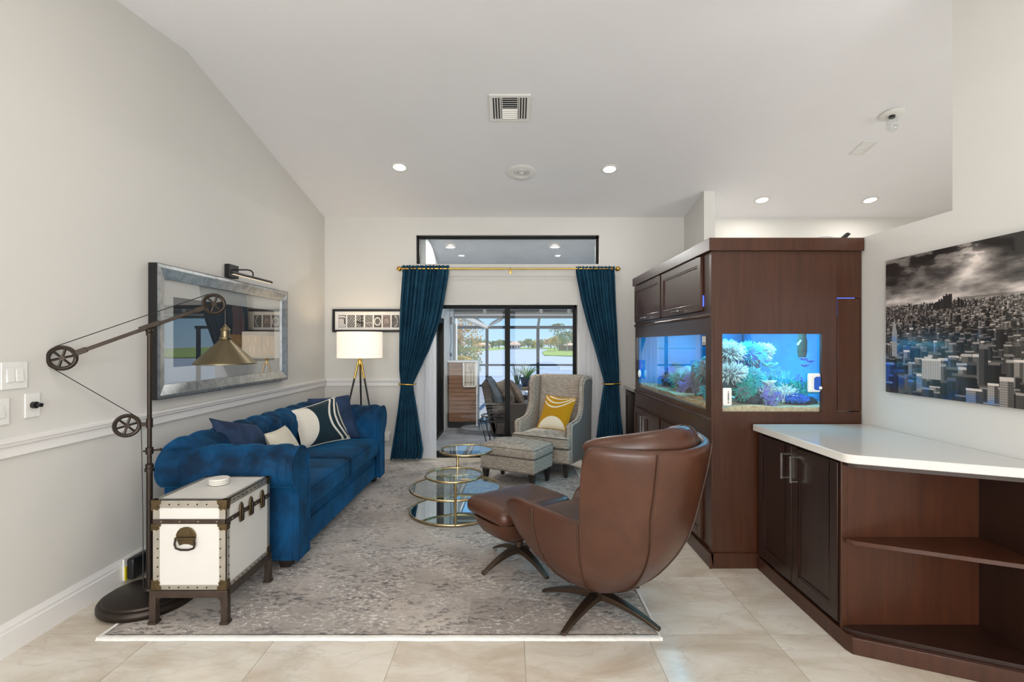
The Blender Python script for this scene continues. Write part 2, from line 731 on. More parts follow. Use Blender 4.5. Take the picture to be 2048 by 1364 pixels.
M_MUSTARD = uv_less_pattern_cushion('mustard_cushion', '#bd8a10', '#ece0c6',
                                    [(0.62, 1.1, 0.022, 0.45), (0.76, 1.0, 0.022, 0.48), (0.90, 0.7, 0.016, 0.52)], (0.5, -0.08, 0.46, 0.42))
M_TEALSTRIPE = uv_less_pattern_cushion('teal_striped_cushion', '#16303a', '#ece6d8',
                                       [(0.62, 0.9, 0.025, 0.5), (0.76, 0.8, 0.025, 0.5), (0.88, 0.6, 0.018, 0.5)], (0.45, -0.05, 0.62, 0.40))
M_CREAM = plain('cream_linen', '#e2dac8', 0.9, var=0.05, bump=0.2, bscale=300, spec=0.15)
M_SHEER = NT('white_sheer')
M_SHEER.t.nodes.remove(M_SHEER.b)
_tl = M_SHEER.n('BsdfTranslucent')
_tl.inputs[0].default_value = (0.96, 0.96, 0.98, 1)
_df = M_SHEER.n('BsdfDiffuse')
_df.inputs[0].default_value = (0.96, 0.96, 0.98, 1)
_tp = M_SHEER.n('BsdfTransparent')
_m1, _m2 = M_SHEER.n('MixShader'), M_SHEER.n('MixShader')
_m1.inputs[0].default_value = 0.45
M_SHEER.l(_tl.outputs[0], _m1.inputs[1])
M_SHEER.l(_df.outputs[0], _m1.inputs[2])
_nz = M_SHEER.noise(M_SHEER.coords('Object', (1, 1, 0.3)), 60, 2)
M_SHEER.l(M_SHEER.math('ADD', M_SHEER.math('MULTIPLY', _nz, 0.1), 0.02), _m2.inputs[0])
M_SHEER.l(_m1.outputs[0], _m2.inputs[1])
M_SHEER.l(_tp.outputs[0], _m2.inputs[2])
M_SHEER.l(_m2.outputs[0], M_SHEER.out.inputs[0])
M_SHEER = M_SHEER.m


def emitter(name, color, strength):
    m = NT(name)
    v = m.coords('Object')
    n1 = m.noise(v, 3, 2)
    b = lin(color)
    m.set(color=color, emit_color=m.ramp(n1, [(0.2, tuple(x * 0.97 for x in b)), (0.8, b)]), emit=strength)
    return m.m


M_LENS = emitter('lit_downlight_lens', '#fffaf0', 6.0)

# =================================================================== the room
XL, XR, YB = -2.36, 2.27, 6.30
RIDGE_Y, RIDGE_Z, BACK_Z = 3.633, 3.572, 3.04
SLOPE_B = (RIDGE_Z - BACK_Z) / (YB - RIDGE_Y)
SLOPE_F = 0.115
FAR_X = 6.1


def ceil_z(y):
    return RIDGE_Z - SLOPE_B * (y - RIDGE_Y) if y >= RIDGE_Y else RIDGE_Z - SLOPE_F * (RIDGE_Y - y)


# floor: slab with separately laid porcelain tiles
floor = struct('floor', MB().box(XL - 0.2, FAR_X + 0.2, REAR_Y - 0.2, YB + 0.2, -0.12, -0.0025), M_GROUT, 'beige porcelain tile floor of the living room')
TS, GAP = 0.61, 0.003
tile_mb = MB().box(-TS / 2 + GAP / 2, TS / 2 - GAP / 2, -TS / 2 + GAP / 2, TS / 2 - GAP / 2, -0.0095, 0.0)
tile_me = mesh_from('floor_tile', tile_mb, M_TILE)
gx = [0.06 + TS * i for i in range(-20, 20)]
gy = [2.496 + TS * i for i in range(-20, 20)]


def lay_tiles(x0, x1, y0, y1):
    for i in range(len(gx) - 1):
        a, b = max(gx[i], x0), min(gx[i + 1], x1)
        if b - a < 0.02:
            continue
        for j in range(len(gy) - 1):
            c, d = max(gy[j], y0), min(gy[j + 1], y1)
            if d - c < 0.02:
                continue
            o = bpy.data.objects.new('floor_tile', tile_me)
            COL.objects.link(o)
            o.parent = floor
            o.location = ((a + b) / 2, (c + d) / 2, 0)
            o.scale = ((b - a) / TS, (d - c) / TS, 1)


lay_tiles(XL, XR, 0.05, YB)
# the rest of the house floor, out of the picture, is laid in larger slabs of the same stone
struct('floor_rear', MB().box(XL, XR, REAR_Y, 0.05, -0.0095, 0.0).box(XR, FAR_X, REAR_Y, YB, -0.0095, 0.0), M_TILE, 'porcelain floor behind the living area')

# ceiling: two slopes meeting at a ridge
cp = [(REAR_Y - 0.2, ceil_z(REAR_Y - 0.2)), (RIDGE_Y, RIDGE_Z), (YB + 0.2, ceil_z(YB + 0.2))]
struct('ceiling', MB().prism(cp + [(y, z + 0.15) for (y, z) in reversed(cp)], XL - 0.2, FAR_X + 0.2, 'x'), M_CEIL, 'white vaulted ceiling')

# left wall
wp = [(REAR_Y - 0.2, -0.1), (YB + 0.2, -0.1), (YB + 0.2, ceil_z(YB + 0.2) + 0.02), (RIDGE_Y, RIDGE_Z + 0.02), (REAR_Y - 0.2, ceil_z(REAR_Y - 0.2) + 0.02)]
struct('wall_left', MB().prism(wp, XL - 0.2, XL, 'x'), M_WALL, 'pale greige wall behind the sofa')

# back wall with the openings of the sliding door and the transom window
DX0, DX1, DZ = -1.14, 0.825, 1.937
TX0, TX1, TZ0, TZ1 = -1.21, 1.10, 2.452, 2.817
ZT = ceil_z(YB) + 0.02
wb = MB()
Y0, Y1 = YB, YB + 0.2
wb.box(XL, DX0, Y0, Y1, -0.1, TZ0).box(DX1, FAR_X, Y0, Y1, -0.1, TZ0).box(DX0, DX1, Y0, Y1, DZ, TZ0)
wb.box(XL, TX0, Y0, Y1, TZ0, TZ1).box(TX1, FAR_X, Y0, Y1, TZ0, TZ1).box(XL, FAR_X, Y0, Y1, TZ1, ZT)
struct('wall_back', wb, M_WALL, 'greige end wall with sliding door and transom')

# right side: tall wall near the photographer, then a half wall, then a full-height stub at the end wall
HALF_Y0, STUB_Y, HALF_Z = 2.577, 5.646, 2.136
wr = MB()
rp = [(REAR_Y - 0.1, -0.1), (HALF_Y0, -0.1), (HALF_Y0, ceil_z(HALF_Y0) + 0.03), (REAR_Y - 0.1, ceil_z(REAR_Y - 0.1) + 0.03)]
wr.prism(rp, XR, XR + 0.13, 'x')
wr.box(XR, XR + 0.13, HALF_Y0, STUB_Y, -0.1, HALF_Z)
struct('wall_right', wr, M_WALL, 'greige wall that drops to a half wall')
sp = [(STUB_Y, -0.1), (YB, -0.1), (YB, ceil_z(YB) + 0.03), (STUB_Y, ceil_z(STUB_Y) + 0.03)]
struct('wall_stub', MB().prism(sp, 2.168, 2.292, 'x'), M_WALL, 'narrow full-height wall return at the end wall')

# outer wall of the next room and the wall behind the photographer, both with windows
ws = MB()
ZW = 3.7
ws.box(FAR_X, FAR_X + 0.2, REAR_Y, 0.2, -0.1, ZW).box(FAR_X, FAR_X + 0.2, 2.8, YB, -0.1, ZW)
ws.box(FAR_X, FAR_X + 0.2, 0.2, 2.8, -0.1, 0.55).box(FAR_X, FAR_X + 0.2, 0.2, 2.8, 2.45, ZW)
struct('wall_side', ws, M_WALL, 'outer wall of the next room')
wf = MB()
RY0, RY1 = REAR_Y - 0.2, REAR_Y
wins = [(-2.2, -0.3), (0.1, 2.0)]
wf.box(XL, -2.2, RY0, RY1, -0.1, 3.3).box(-0.3, 0.1, RY0, RY1, -0.1, 3.3).box(2.0, FAR_X, RY0, RY1, -0.1, 3.3)
for a, b in wins:
    wf.box(a, b, RY0, RY1, -0.1, 0.4).box(a, b, RY0, RY1, 2.5, 3.3)
struct('wall_front', wf, M_WALL, 'wall behind the photographer')


def window_unit(name, frame_boxes, pane_box, label, m=M_DKALU, pane=None):
    mb = MB()
    for b in frame_boxes:
        mb.box(*b)
    o = struct(name, mb, m, label, bevel=0.003)
    q = part(o, 'pane', MB().box(*pane_box), pane or M_PANE)
    return o


for k, (a, b) in enumerate(wins):
    y0, y1 = REAR_Y - 0.14, REAR_Y - 0.08
    window_unit('window_%d' % (k + 2), [(a, a + 0.05, y0, y1, 0.4, 2.5), (b - 0.05, b, y0, y1, 0.4, 2.5), (a, b, y0, y1, 0.4, 0.45), (a, b, y0, y1, 2.45, 2.5),
                                        ((a + b) / 2 - 0.02, (a + b) / 2 + 0.02, y0, y1, 0.4, 2.5)], (a + 0.03, b - 0.03, y0 + 0.025, y0 + 0.031, 0.43, 2.47), 'tall window behind the photographer')
window_unit('window_4', [(FAR_X + 0.08, FAR_X + 0.14, 0.2, 0.25, 0.55, 2.45), (FAR_X + 0.08, FAR_X + 0.14, 2.75, 2.8, 0.55, 2.45),
                         (FAR_X + 0.08, FAR_X + 0.14, 0.2, 2.8, 0.55, 0.6), (FAR_X + 0.08, FAR_X + 0.14, 0.2, 2.8, 2.4, 2.45)],
            (FAR_X + 0.1, FAR_X + 0.106, 0.23, 2.77, 0.58, 2.42), 'window of the next room')

# transom window above the curtains
ty0, ty1 = YB + 0.06, YB + 0.11
tr = window_unit('window_1', [(TX0, TX0 + 0.035, ty0, ty1, TZ0, TZ1), (TX1 - 0.035, TX1, ty0, ty1, TZ0, TZ1), (TX0, TX1, ty0, ty1, TZ1 - 0.035, TZ1), (TX0, TX1, ty0, ty1, TZ0, TZ0 + 0.012)],
                 (TX0 + 0.02, TX1 - 0.02, ty0 + 0.02, ty0 + 0.026, TZ0 + 0.005, TZ1 - 0.02), 'long narrow transom window with black frame')

# sliding glass door
dy0, dy1 = YB + 0.08, YB + 0.15
dm = MB().box(DX0, DX0 + 0.05, dy0, dy1, 0, DZ).box(DX1 - 0.03, DX1, dy0, dy1, 0, DZ).box(DX0, DX1, dy0, dy1, DZ - 0.032, DZ + 0.0).box(DX0, DX1, dy0 - 0.02, dy1, -0.002, 0.03)
door = struct('door_1', dm, M_DKALU, 'black framed sliding glass door', bevel=0.003)
dz1 = DZ - 0.032
for (a, b, yy) in ((DX0 + 0.05, -0.025, dy0 + 0.006), (-0.092, DX1 - 0.03, dy0 + 0.04)):
    sx = 0.066 if yy < dy0 + 0.02 else 0.012
    lf = MB().box(a, a + 0.05, yy, yy + 0.028, 0.03, dz1).box(b - sx, b, yy, yy + 0.028, 0.03, dz1)
    lf.box(a + 0.05, b - sx, yy, yy + 0.028, 0.03, 0.075).box(a + 0.05, b - sx, yy, yy + 0.028, dz1 - 0.010, dz1)
    leaf = part(door, 'door_leaf', lf, M_DKALU, bevel=0.002)
    part(leaf, 'pane', MB().box(a + 0.045, b - sx + 0.005, yy + 0.011, yy + 0.017, 0.07, dz1 - 0.01), M_PANE)

# baseboards and chair rail
bb = [(0, 0), (0.018, 0), (0.018, 0.105), (0.014, 0.112), (0.014, 0.126), (0.008, 0.138), (0.006, 0.15), (0, 0.15)]
struct('baseboard_left', MB().prism([(XL + a, z) for a, z in bb], REAR_Y, YB, 'y'), M_TRIM, 'white moulded baseboard under the sofa wall', smooth=25)
struct('baseboard_back', MB().prism([(YB - a, z) for a, z in bb], XL + 0.018, DX0, 'x').prism([(YB - a, z) for a, z in bb], DX1, 1.40, 'x'), M_TRIM, 'white moulded baseboard of the end wall', smooth=25)
cr = [(0, 0.918), (0.014, 0.918), (0.014, 0.962), (0.026, 0.972), (0.026, 0.982), (0.034, 0.988), (0.034, 1.003), (0, 1.006)]
struct('trim_1', MB().prism([(XL + a, z) for a, z in cr], REAR_Y, YB, 'y'), M_TRIM, 'white chair rail along the sofa wall', smooth=25)
struct('trim_2', MB().prism([(YB - a, z) for a, z in cr], XL + 0.03, DX0 - 0.02, 'x'), M_TRIM, 'white chair rail on the end wall', smooth=25)

# =================================================================== outside
M_PATIO = plain('patio_paver', '#94959a', 0.8, var=0.25, vscale=3.5, bump=0.4, bscale=25)
M_STUCCO = plain('grey_stucco', '#c9ccd2', 0.85, var=0.05, vscale=4, bump=0.6, bscale=28)
M_STUCCOW = plain('white_stucco', '#dcdcdc', 0.85, var=0.05, vscale=3, bump=0.5, bscale=30)
M_GRASS = plain('lawn_grass', '#8fa648', 0.95, var=0.25, vscale=0.25, coords='Object')
M_ROOF = plain('pink_tile_roof', '#d8b7a2', 0.85, var=0.12, vscale=0.8)
M_HOUSE = plain('pink_stucco', '#ecd3c0', 0.85, var=0.05)
M_DKWIN = plain('dark_window', '#39414a', 0.2, var=0.1)
M_FENCE = plain('brown_fence', '#7b6450', 0.85, var=0.2, vscale=0.6)
M_POOL = plain('pool_plaster', '#3fb2c4', 0.6, var=0.05)
M_COPING = plain('white_coping', '#dedad2', 0.8, var=0.05)


def lake_mat():
    m = NT('lake_water')
    v = m.coords('Object', (1.0, 3.2, 1))
    n1 = m.noise(v, 0.35, 6, 0.65, 0.6)
    m.set(color=m.ramp(n1, [(0.35, '#9aa2ad'), (0.65, '#c9ced6')]), rough=0.45, spec=0.5)
    m.bump(n1, 0.35, 0.4)
    return m.m


struct('ground_patio', MB().box(-9, 0.45, YB + 0.2, 17.6, -0.3, -0.005).box(0.45, 9, YB + 0.2, 10.6, -0.3, -0.005).box(0.45, 9, 14.3, 17.6, -0.3, -0.005).box(4.6, 9, 10.6, 14.3, -0.3, -0.005)
       .box(0.45, 4.6, 10.6, 14.3, -0.3, -0.28), M_PATIO, 'grey textured patio floor')
struct('ground_lake', MB().box(-400, 400, 17.7, 500, -1.6, -1.2), lake_mat(), 'pale rippled lake')
pool = solo('swimming_pool', MB().box(0.46, 4.59, 10.61, 14.29, -0.27, -0.07), M_POOL, 'turquoise swimming pool beyond the patio', 'pool')
solo('pool_coping', MB().box(0.40, 5.2, 14.30, 14.75, -0.004, 0.06), M_COPING, 'white coping ledge behind the swimming pool', 'coping', bevel=0.01)
solo('planter_ledge', MB().box(0.05, 5.2, 15.5, 16.4, -0.004, 0.09), plain('mulch_ledge', '#a48463', 0.9, var=0.3, vscale=5), 'low brown ledge under the potted plants', 'ledge', bevel=0.01)

# lanai roof, beam and side wall
lr = [(YB + 0.2, 2.96), (9.7, 2.06), (9.7, 2.16), (YB + 0.2, 3.06)]
struct('roof_lanai', MB().prism(lr, -4.5, 6.3, 'x'), M_STUCCO, 'grey stucco lanai ceiling')
struct('beam_lanai', MB().box(-1.3, 6.3, 9.62, 9.9, 1.945, 2.12), plain('grey_beam', '#6a6968', 0.8, var=0.06), 'grey beam at the lanai edge')
solo('conduit', MB().tube([(-1.1, 9.58, 2.0), (6, 9.58, 2.0)], 0.02, 8), M_TRIM, 'white pipe running along the lanai beam', 'pipe')
struct('wall_lanai', MB().box(-1.32, -1.12, YB + 0.2, 7.15, -0.2, 3).box(-1.32, -1.12, 7.15, 8.3, 1.86, 3).box(-1.32, -1.12, 8.3, 9.55, -0.2, 2.6).box(-1.32, -1.12, 9.55, 9.98, -0.2, 0.9)
       .box(-1.32, -1.12, 9.55, 9.98, 1.84, 2.3).box(-1.32, -1.12, 9.98, 10.25, -0.2, 2.2), M_STUCCOW, 'white stucco side wall of the lanai')
pd = struct('door_2', MB().box(-1.28, -1.13, 7.15, 7.22, 0, 1.86).box(-1.28, -1.13, 8.22, 8.3, 0, 1.86).box(-1.28, -1.13, 7.15, 8.3, 1.78, 1.86).box(-1.28, -1.13, 7.15, 8.3, -0.004, 0.06).box(-1.28, -1.15, 7.7, 7.76, 0, 1.86), M_DKALU, 'dark patio door in the lanai wall', bevel=0.003)
part(pd, 'pane', MB().box(-1.26, -1.24, 7.2, 8.24, 0.05, 1.8), plain('dark_teal_glass', '#22323c', 0.08, var=0.1))
pw = struct('window_5', MB().box(-1.28, -1.16, 9.55, 9.59, 0.9, 1.84).box(-1.28, -1.16, 9.94, 9.98, 0.9, 1.84).box(-1.28, -1.16, 9.55, 9.98, 1.80, 1.84).box(-1.28, -1.16, 9.55, 9.98, 0.9, 0.94), M_DKALU, 'dark window in the lanai wall')
part(pw, 'pane', MB().box(-1.25, -1.24, 9.58, 9.95, 0.93, 1.81), M_DKWIN)

# lanai downlights
for (px, lab) in ((-0.86, 'round white downlight in lanai ceiling seen at the left of the transom'), (0.60, 'round white downlight in lanai ceiling seen at the right of the transom')):
    y = 7.02
    z = 2.96 - (2.96 - 2.06) / (9.7 - YB - 0.2) * (y - YB - 0.2)
    d = thing('lanai_downlight', lab, 'downlight', (px, y, z - 0.01), 0, 'downlights in the lanai ceiling')
    part(d, 'trim_ring', MB().lathe([(0.055, 0.0), (0.075, 0.0), (0.08, 0.012), (0.055, 0.012)], 0, 0, -0.008, 24), M_WHITEPL, local=True)
    part(d, 'lens', MB().lathe([(1e-5, 0.0), (0.056, 0.0), (0.056, 0.01)], 0, 0, -0.004, 24), emitter('warm_lanai_lens', '#fff0dc', 1.3), local=True)
    area_light('lanai_beam', (px, y - 0.005, z - 0.016), (px, y - 0.005 - 0.2813, z - 1.016), 0.1, 0.1, 40 if px < 0 else 85, (1.0, 0.96, 0.91), True)

# string lights under the beam
M_BULB = plain('clear_bulb', '#efe9dc', 0.05, var=0.02, trans=0.6)
for (x, lab) in ((-0.47, 'hanging string-light bulb seen through the door leaf beside the dark patio wall'), (0.50, 'hanging string-light bulb seen in the middle of the door leaf by the armchair'), (0.98, 'hanging string-light bulb seen next to the door jamb by the armchair')):
    b = thing('string_light_bulb', lab, 'bulb', (x, 8.6, 1.98), 0, 'string lights on the lanai')
    part(b, 'socket', MB().lathe([(0.012, 0.06), (0.022, 0.06), (0.024, 0.1), (0.012, 0.14)], 0, 0, 0, 12), M_BLACKPL, local=True)
    part(b, 'bulb', MB().ball((0, 0, 0.03), 0.036, 12, 8, 1.15), M_BULB, local=True)
solo('string_light_cable', MB().tube([(-1.08 + 7.1 * i / 30, 8.6, 2.12 + 0.02 * math.sin(i * 1.3)) for i in range(31)], 0.008, 6), M_BLACKPL, 'black string-light cable strung across the lanai', 'cable')
cb = thing('wall_light_cable', 'black light cable hanging down the white lanai wall', 'cable', (-1.08, 8.75, 0.9))
part(cb, 'cord', MB().tube([(-1.085, 8.75, 2.2), (-1.085, 8.72, 1.8), (-1.07, 8.78, 1.5), (-1.085, 8.74, 1.3), (-1.08, 8.76, 1.15)], 0.006, 6), M_BLACKPL)
for z in (1.87, 1.80, 1.24):
    part(cb, 'bulb_socket', MB().lathe([(0.008, 0.05), (0.02, 0.045), (0.024, 0.0), (0.012, -0.02)], -1.07, 8.75, z, 10), M_BLACKPL)

# pool cage of dark aluminium bars
CY = 17.0
cg = thing('pool_cage', 'dark aluminium pool cage framing the lake view', 'pool cage', (0, CY, 0))
for x in (-7.7, -6.0, -4.3, -2.6, -0.85, 0.88, 2.6, 4.3, 6.0):
    part(cg, 'post', MB().box(x - 0.05, x + 0.05, CY - 0.05, CY + 0.05, -0.01, 2.02), M_CAGE)
part(cg, 'eave_rail', MB().box(-7.8, 6.1, CY - 0.05, CY + 0.05, 1.95, 2.05), M_CAGE)
part(cg, 'middle_rail', MB().box(-7.8, 6.1, CY - 0.03, CY + 0.03, 0.69, 0.75), M_CAGE)
part(cg, 'sill_rail', MB().box(-7.8, 6.1, CY - 0.03, CY + 0.03, -0.01, 0.05), M_CAGE)
for x0, x1, y1, z1 in ((0.88, 0.62, 9.9, 2.5), (2.6, 2.4, 9.9, 2.5), (-0.85, -1.15, 9.95, 2.25)):
    part(cg, 'roof_beam', MB().tube([(x0, CY, 2.0), (x1, y1, z1)], 0.05, 4), M_CAGE)
M_CAGEW = plain('pale_cage_beam', '#cfc6bd', 0.6, var=0.05)
part(cg, 'valley_beam', MB().tube([(-0.85, CY, 2.0), (-1.12, 10.3, 2.06)], 0.07, 4), M_CAGEW)
for k in range(3):
    part(cg, 'purlin', MB().tube([(-0.80 + 0.10 * k, CY - 1.2 * k, 2.03 + 0.01 * k), (-0.22 + 0.05 * k, 9.95, 1.92 + 0.05 * k)], 0.028, 4), M_CAGEW if k != 1 else M_CAGE)

# cedar plank bar with a leaded glass panel
M_CEDAR = wood_mat('cedar_plank', '#7d5741', '#a57a5e', 0.7, (0.1, 1, 12), 0)
BY = 8.63
bar = thing('plank_bar', 'cedar plank cabinet with white trim on the patio', 'cabinet', (-0.85, BY, 0))
part(bar, 'carcass', MB().box(-1.08, -0.63, BY + 0.02, BY + 0.42, 0.02, 1.12), M_FENCE)
for k in range(14):
    z0 = 0.10 + k * 0.0732
    part(bar, 'plank', MB().box(-1.09, -0.62, BY - 0.006 * (k % 3), BY + 0.02, z0, z0 + 0.069), M_CEDAR, bevel=0.003)
part(bar, 'top_trim', MB().box(-1.11, -0.585, BY - 0.03, BY + 0.44, 1.125, 1.15), M_TRIM, bevel=0.003)
part(bar, 'corner_trim', MB().box(-0.62, -0.59, BY - 0.02, BY + 0.43, 0.03, 1.125), M_TRIM, bevel=0.003)
part(bar, 'plinth', MB().box(-1.09, -0.6, BY - 0.01, BY + 0.42, -0.004, 0.095), M_BLACKPL)
lead = part(bar, 'leaded_glass', MB().box(-0.83, -0.63, BY - 0.035, BY - 0.02, 0.72, 1.115), plain('pale_leaded_glass', '#cdbfae', 0.25, var=0.1))
fr_ = MB().box(-0.845, -0.825, BY - 0.045, BY - 0.012, 0.70, 1.12).box(-0.63, -0.615, BY - 0.045, BY - 0.012, 0.70, 1.12).box(-0.845, -0.615, BY - 0.045, BY - 0.012, 0.70, 0.72)
part(lead, 'frame', fr_, M_TRIM)
came = MB()
for a, b in (((-0.8, 0.72), (-0.8, 1.11)), ((-0.66, 0.72), (-0.66, 1.11)), ((-0.825, 0.78), (-0.64, 0.78)), ((-0.825, 0.95), (-0.64, 0.95)), ((-0.75, 1.05), (-0.705, 0.94)), ((-0.705, 0.94), (-0.66, 1.05)), ((-0.705, 0.94), (-0.705, 0.72)), ((-0.705, 0.98), (-0.73, 1.1)), ((-0.705, 0.98), (-0.68, 1.1))):
    came.tube([(a[0], BY - 0.04, a[1]), (b[0], BY - 0.04, b[1])], 0.004, 4)
part(lead, 'came', came, M_BLACKPL)

# wicker loveseat facing the pool, with cushions
M_WICKER = NT('dark_wicker')
_v = M_WICKER.coords('Object', (1, 1, 1))
_w = M_WICKER.n('TexWave', wave_type='BANDS', bands_direction='Z')
_w.inputs['Scale'].default_value = 22
_w.inputs['Distortion'].default_value = 1.0
M_WICKER.l(_v, _w.inputs['Vector'])
M_WICKER.set(color=M_WICKER.ramp(_w.outputs[0], [(0.2, '#2f2621'), (0.8, '#5c4c43')]), rough=0.6)
M_WICKER.bump(_w.outputs[0], 0.8, 0.02)
M_WICKER = M_WICKER.m
lv = thing('wicker_loveseat', 'dark brown wicker loveseat on the patio', 'loveseat', (-0.05, 8.5, 0))
armp = [(-0.30, 0.03), (0.28, 0.03), (0.36, 0.46), (0.30, 0.50), (-0.36, 0.52), (-0.42, 0.50)]
for y in (7.78, 9.12):
    part(lv, 'arm', MB().prism(armp, y, y + 0.14, 'y'), M_WICKER, bevel=0.02)
part(lv, 'backrest', MB().prism([(-0.32, 0.03), (-0.22, 0.03), (-0.36, 0.82), (-0.40, 0.86), (-0.48, 0.82)], 7.78, 9.26, 'y'), M_WICKER, bevel=0.02)
part(lv, 'seat_frame', MB().box(-0.3, 0.3, 7.9, 9.14, 0.05, 0.30), M_WICKER, bevel=0.01)
part(lv, 'seat_cushion', MB().rbox((0.02, 8.52, 0.36), (0.64, 1.18, 0.13), 0.05, 0.02), plain('taupe_outdoor_fabric', '#8d7f73', 0.9, var=0.1))


def pillow(name, c00, c10, c11, c01, T, mat, label, cat='cushion', group=None, n=22, pinch=0.06):
    """stuffed cushion spanned by four corners (c00 bottom-left, c10 bottom-right, c11 top-right, c01 top-left)"""
    C = [Vector(c) for c in (c00, c10, c11, c01)]
    nrm = ((C[1] - C[0]).cross(C[3] - C[0])).normalized()
    base = sum(C, Vector()) / 4
    vs, uvs, fs = [], [], []

    def P(u, v, s):
        a, b = 2 * u - 1, 2 * v - 1
        uu = 0.5 + a / 2 * (1 - pinch * (1 - a * a) * 0 - pinch * (1 - b * b))
        vv = 0.5 + b / 2 * (1 - pinch * (1 - a * a))
        p = C[0] * (1 - uu) * (1 - vv) + C[1] * uu * (1 - vv) + C[2] * uu * vv + C[3] * (1 - uu) * vv
        h = ((1 - a * a) * (1 - b * b)) ** 0.42
        wr = 1 + 0.08 * noise.noise(Vector((a * 2.2 + base.x * 7, b * 2.2 + base.y * 5, s)))
        return p + nrm * (s * T / 2 * h * wr)
    for s in (1, -1):
        o = len(vs)
        for j in range(n):
            for i in range(n):
                u, v = i / (n - 1), j / (n - 1)
                vs.append(P(u, v, s) - base)
                uvs.append((u, v))
        for j in range(n - 1):
            for i in range(n - 1):
                q = (o + j * n + i, o + j * n + i + 1, o + (j + 1) * n + i + 1, o + (j + 1) * n + i)
                fs.append(q if s > 0 else q[::-1])
    me = bpy.data.meshes.new(name)
    me.from_pydata([tuple(p) for p in vs], [], fs)
    ul = me.uv_layers.new(name='UVMap')
    li = np.empty(len(me.loops), dtype=np.int32)
    me.loops.foreach_get('vertex_index', li)
    ul.data.foreach_set('uv', np.array(uvs, dtype=np.float32)[li].ravel())
    me.materials.append(mat)
    me.polygons.foreach_set('use_smooth', [True] * len(me.polygons))
    ob = bpy.data.objects.new(name, me)
    COL.objects.link(ob)
    ob.location = base
    FRAMES[ob.name] = Matrix.Translation(base)
    tag(ob, label, cat, group)
    # sewn edge
    pts = [P(i / 12, 0, 0) for i in range(12)] + [P(1, i / 12, 0) for i in range(12)] + [P(1 - i / 12, 1, 0) for i in range(12)] + [P(0, 1 - i / 12, 0) for i in range(12)]
    part(ob, 'piping', MB().tube(pts, 0.0045, 6, True), mat)
    return ob


M_BLUECUSH = plain('slate_outdoor_fabric', '#4d5660', 0.9, var=0.2, vscale=8)
M_PATCUSH = plain('patterned_brown_fabric', '#6d6054', 0.9, var=0.75, vscale=9)
M_TANCUSH = plain('striped_tan_fabric', '#7b6c5f', 0.9, var=0.4, vscale=7)
pillow('outdoor_back_cushion', (-0.16, 7.86, 0.43), (-0.16, 8.45, 0.43), (-0.40, 8.45, 0.90), (-0.40, 7.86, 0.90), 0.20, M_BLUECUSH, 'slate grey back cushion on the wicker loveseat')
pillow('outdoor_cushion', (-0.02, 7.98, 0.43), (0.06, 8.40, 0.43), (-0.12, 8.42, 0.85), (-0.26, 7.95, 0.83), 0.17, M_PATCUSH, 'dark patterned cushion propped on the wicker loveseat')
pillow('outdoor_cushion', (0.20, 8.20, 0.43), (0.15, 8.68, 0.43), (-0.05, 8.66, 0.83), (-0.02, 8.22, 0.80), 0.17, M_TANCUSH, 'tan brown cushion propped on the wicker loveseat')

# wire drum side table
dt = thing('wire_side_table', 'black wire drum side table with glass top on the patio', 'side table', (-0.25, 7.2, 0))
for z, r in ((0.42, 0.19), (0.35, 0.22)):
    part(dt, 'ring', MB().ring((0, 0, z), r, 0.008, 40, 6), M_BLACK, local=True)
lz = MB()
for k in range(8):
    a, b = 2 * PI * k / 8, 2 * PI * (k + 1) / 8
    lz.tube([(0.22 * math.cos(a), 0.22 * math.sin(a), 0.35), (0.19 * math.cos(b), 0.19 * math.sin(b), 0.42)], 0.006, 5)
    lz.tube([(0.19 * math.cos(a), 0.19 * math.sin(a), 0.42), (0.22 * math.cos(b), 0.22 * math.sin(b), 0.35)], 0.006, 5)
part(dt, 'lattice', lz, M_BLACK, local=True)
part(dt, 'glass_top', MB().lathe([(1e-5, 0.355), (0.21, 0.355), (0.21, 0.363), (1e-5, 0.363)], 0, 0, 0, 32), M_TABLEGLASS, local=True)
for k in range(6):
    a = 2 * PI * k / 6 + 0.3
    s = 0.35 if k % 2 else -0.35
    part(dt, 'leg', MB().tube([(0.21 * math.cos(a), 0.21 * math.sin(a), 0.35), (0.13 * math.cos(a + s), 0.13 * math.sin(a + s), 0.005)], 0.007, 6), M_BLACK, local=True)
part(dt, 'foot_ring', MB().ring((0, 0, 0.008), 0.13, 0.007, 32, 6), M_BLACK, local=True)

# potted plants on the pool deck
M_POT = plain('slate_blue_pot', '#38424e', 0.6, var=0.15)
M_POTG = plain('grey_pot', '#6c7680', 0.6, var=0.1)
M_LEAF = plain('spiky_leaf', '#7d9a55', 0.6, var=0.3, vscale=12)
M_LEAFD = plain('dark_leaf', '#55633f', 0.6, var=0.3, vscale=12)
M_SOIL = plain('soil', '#3a2d22', 0.95, var=0.2)


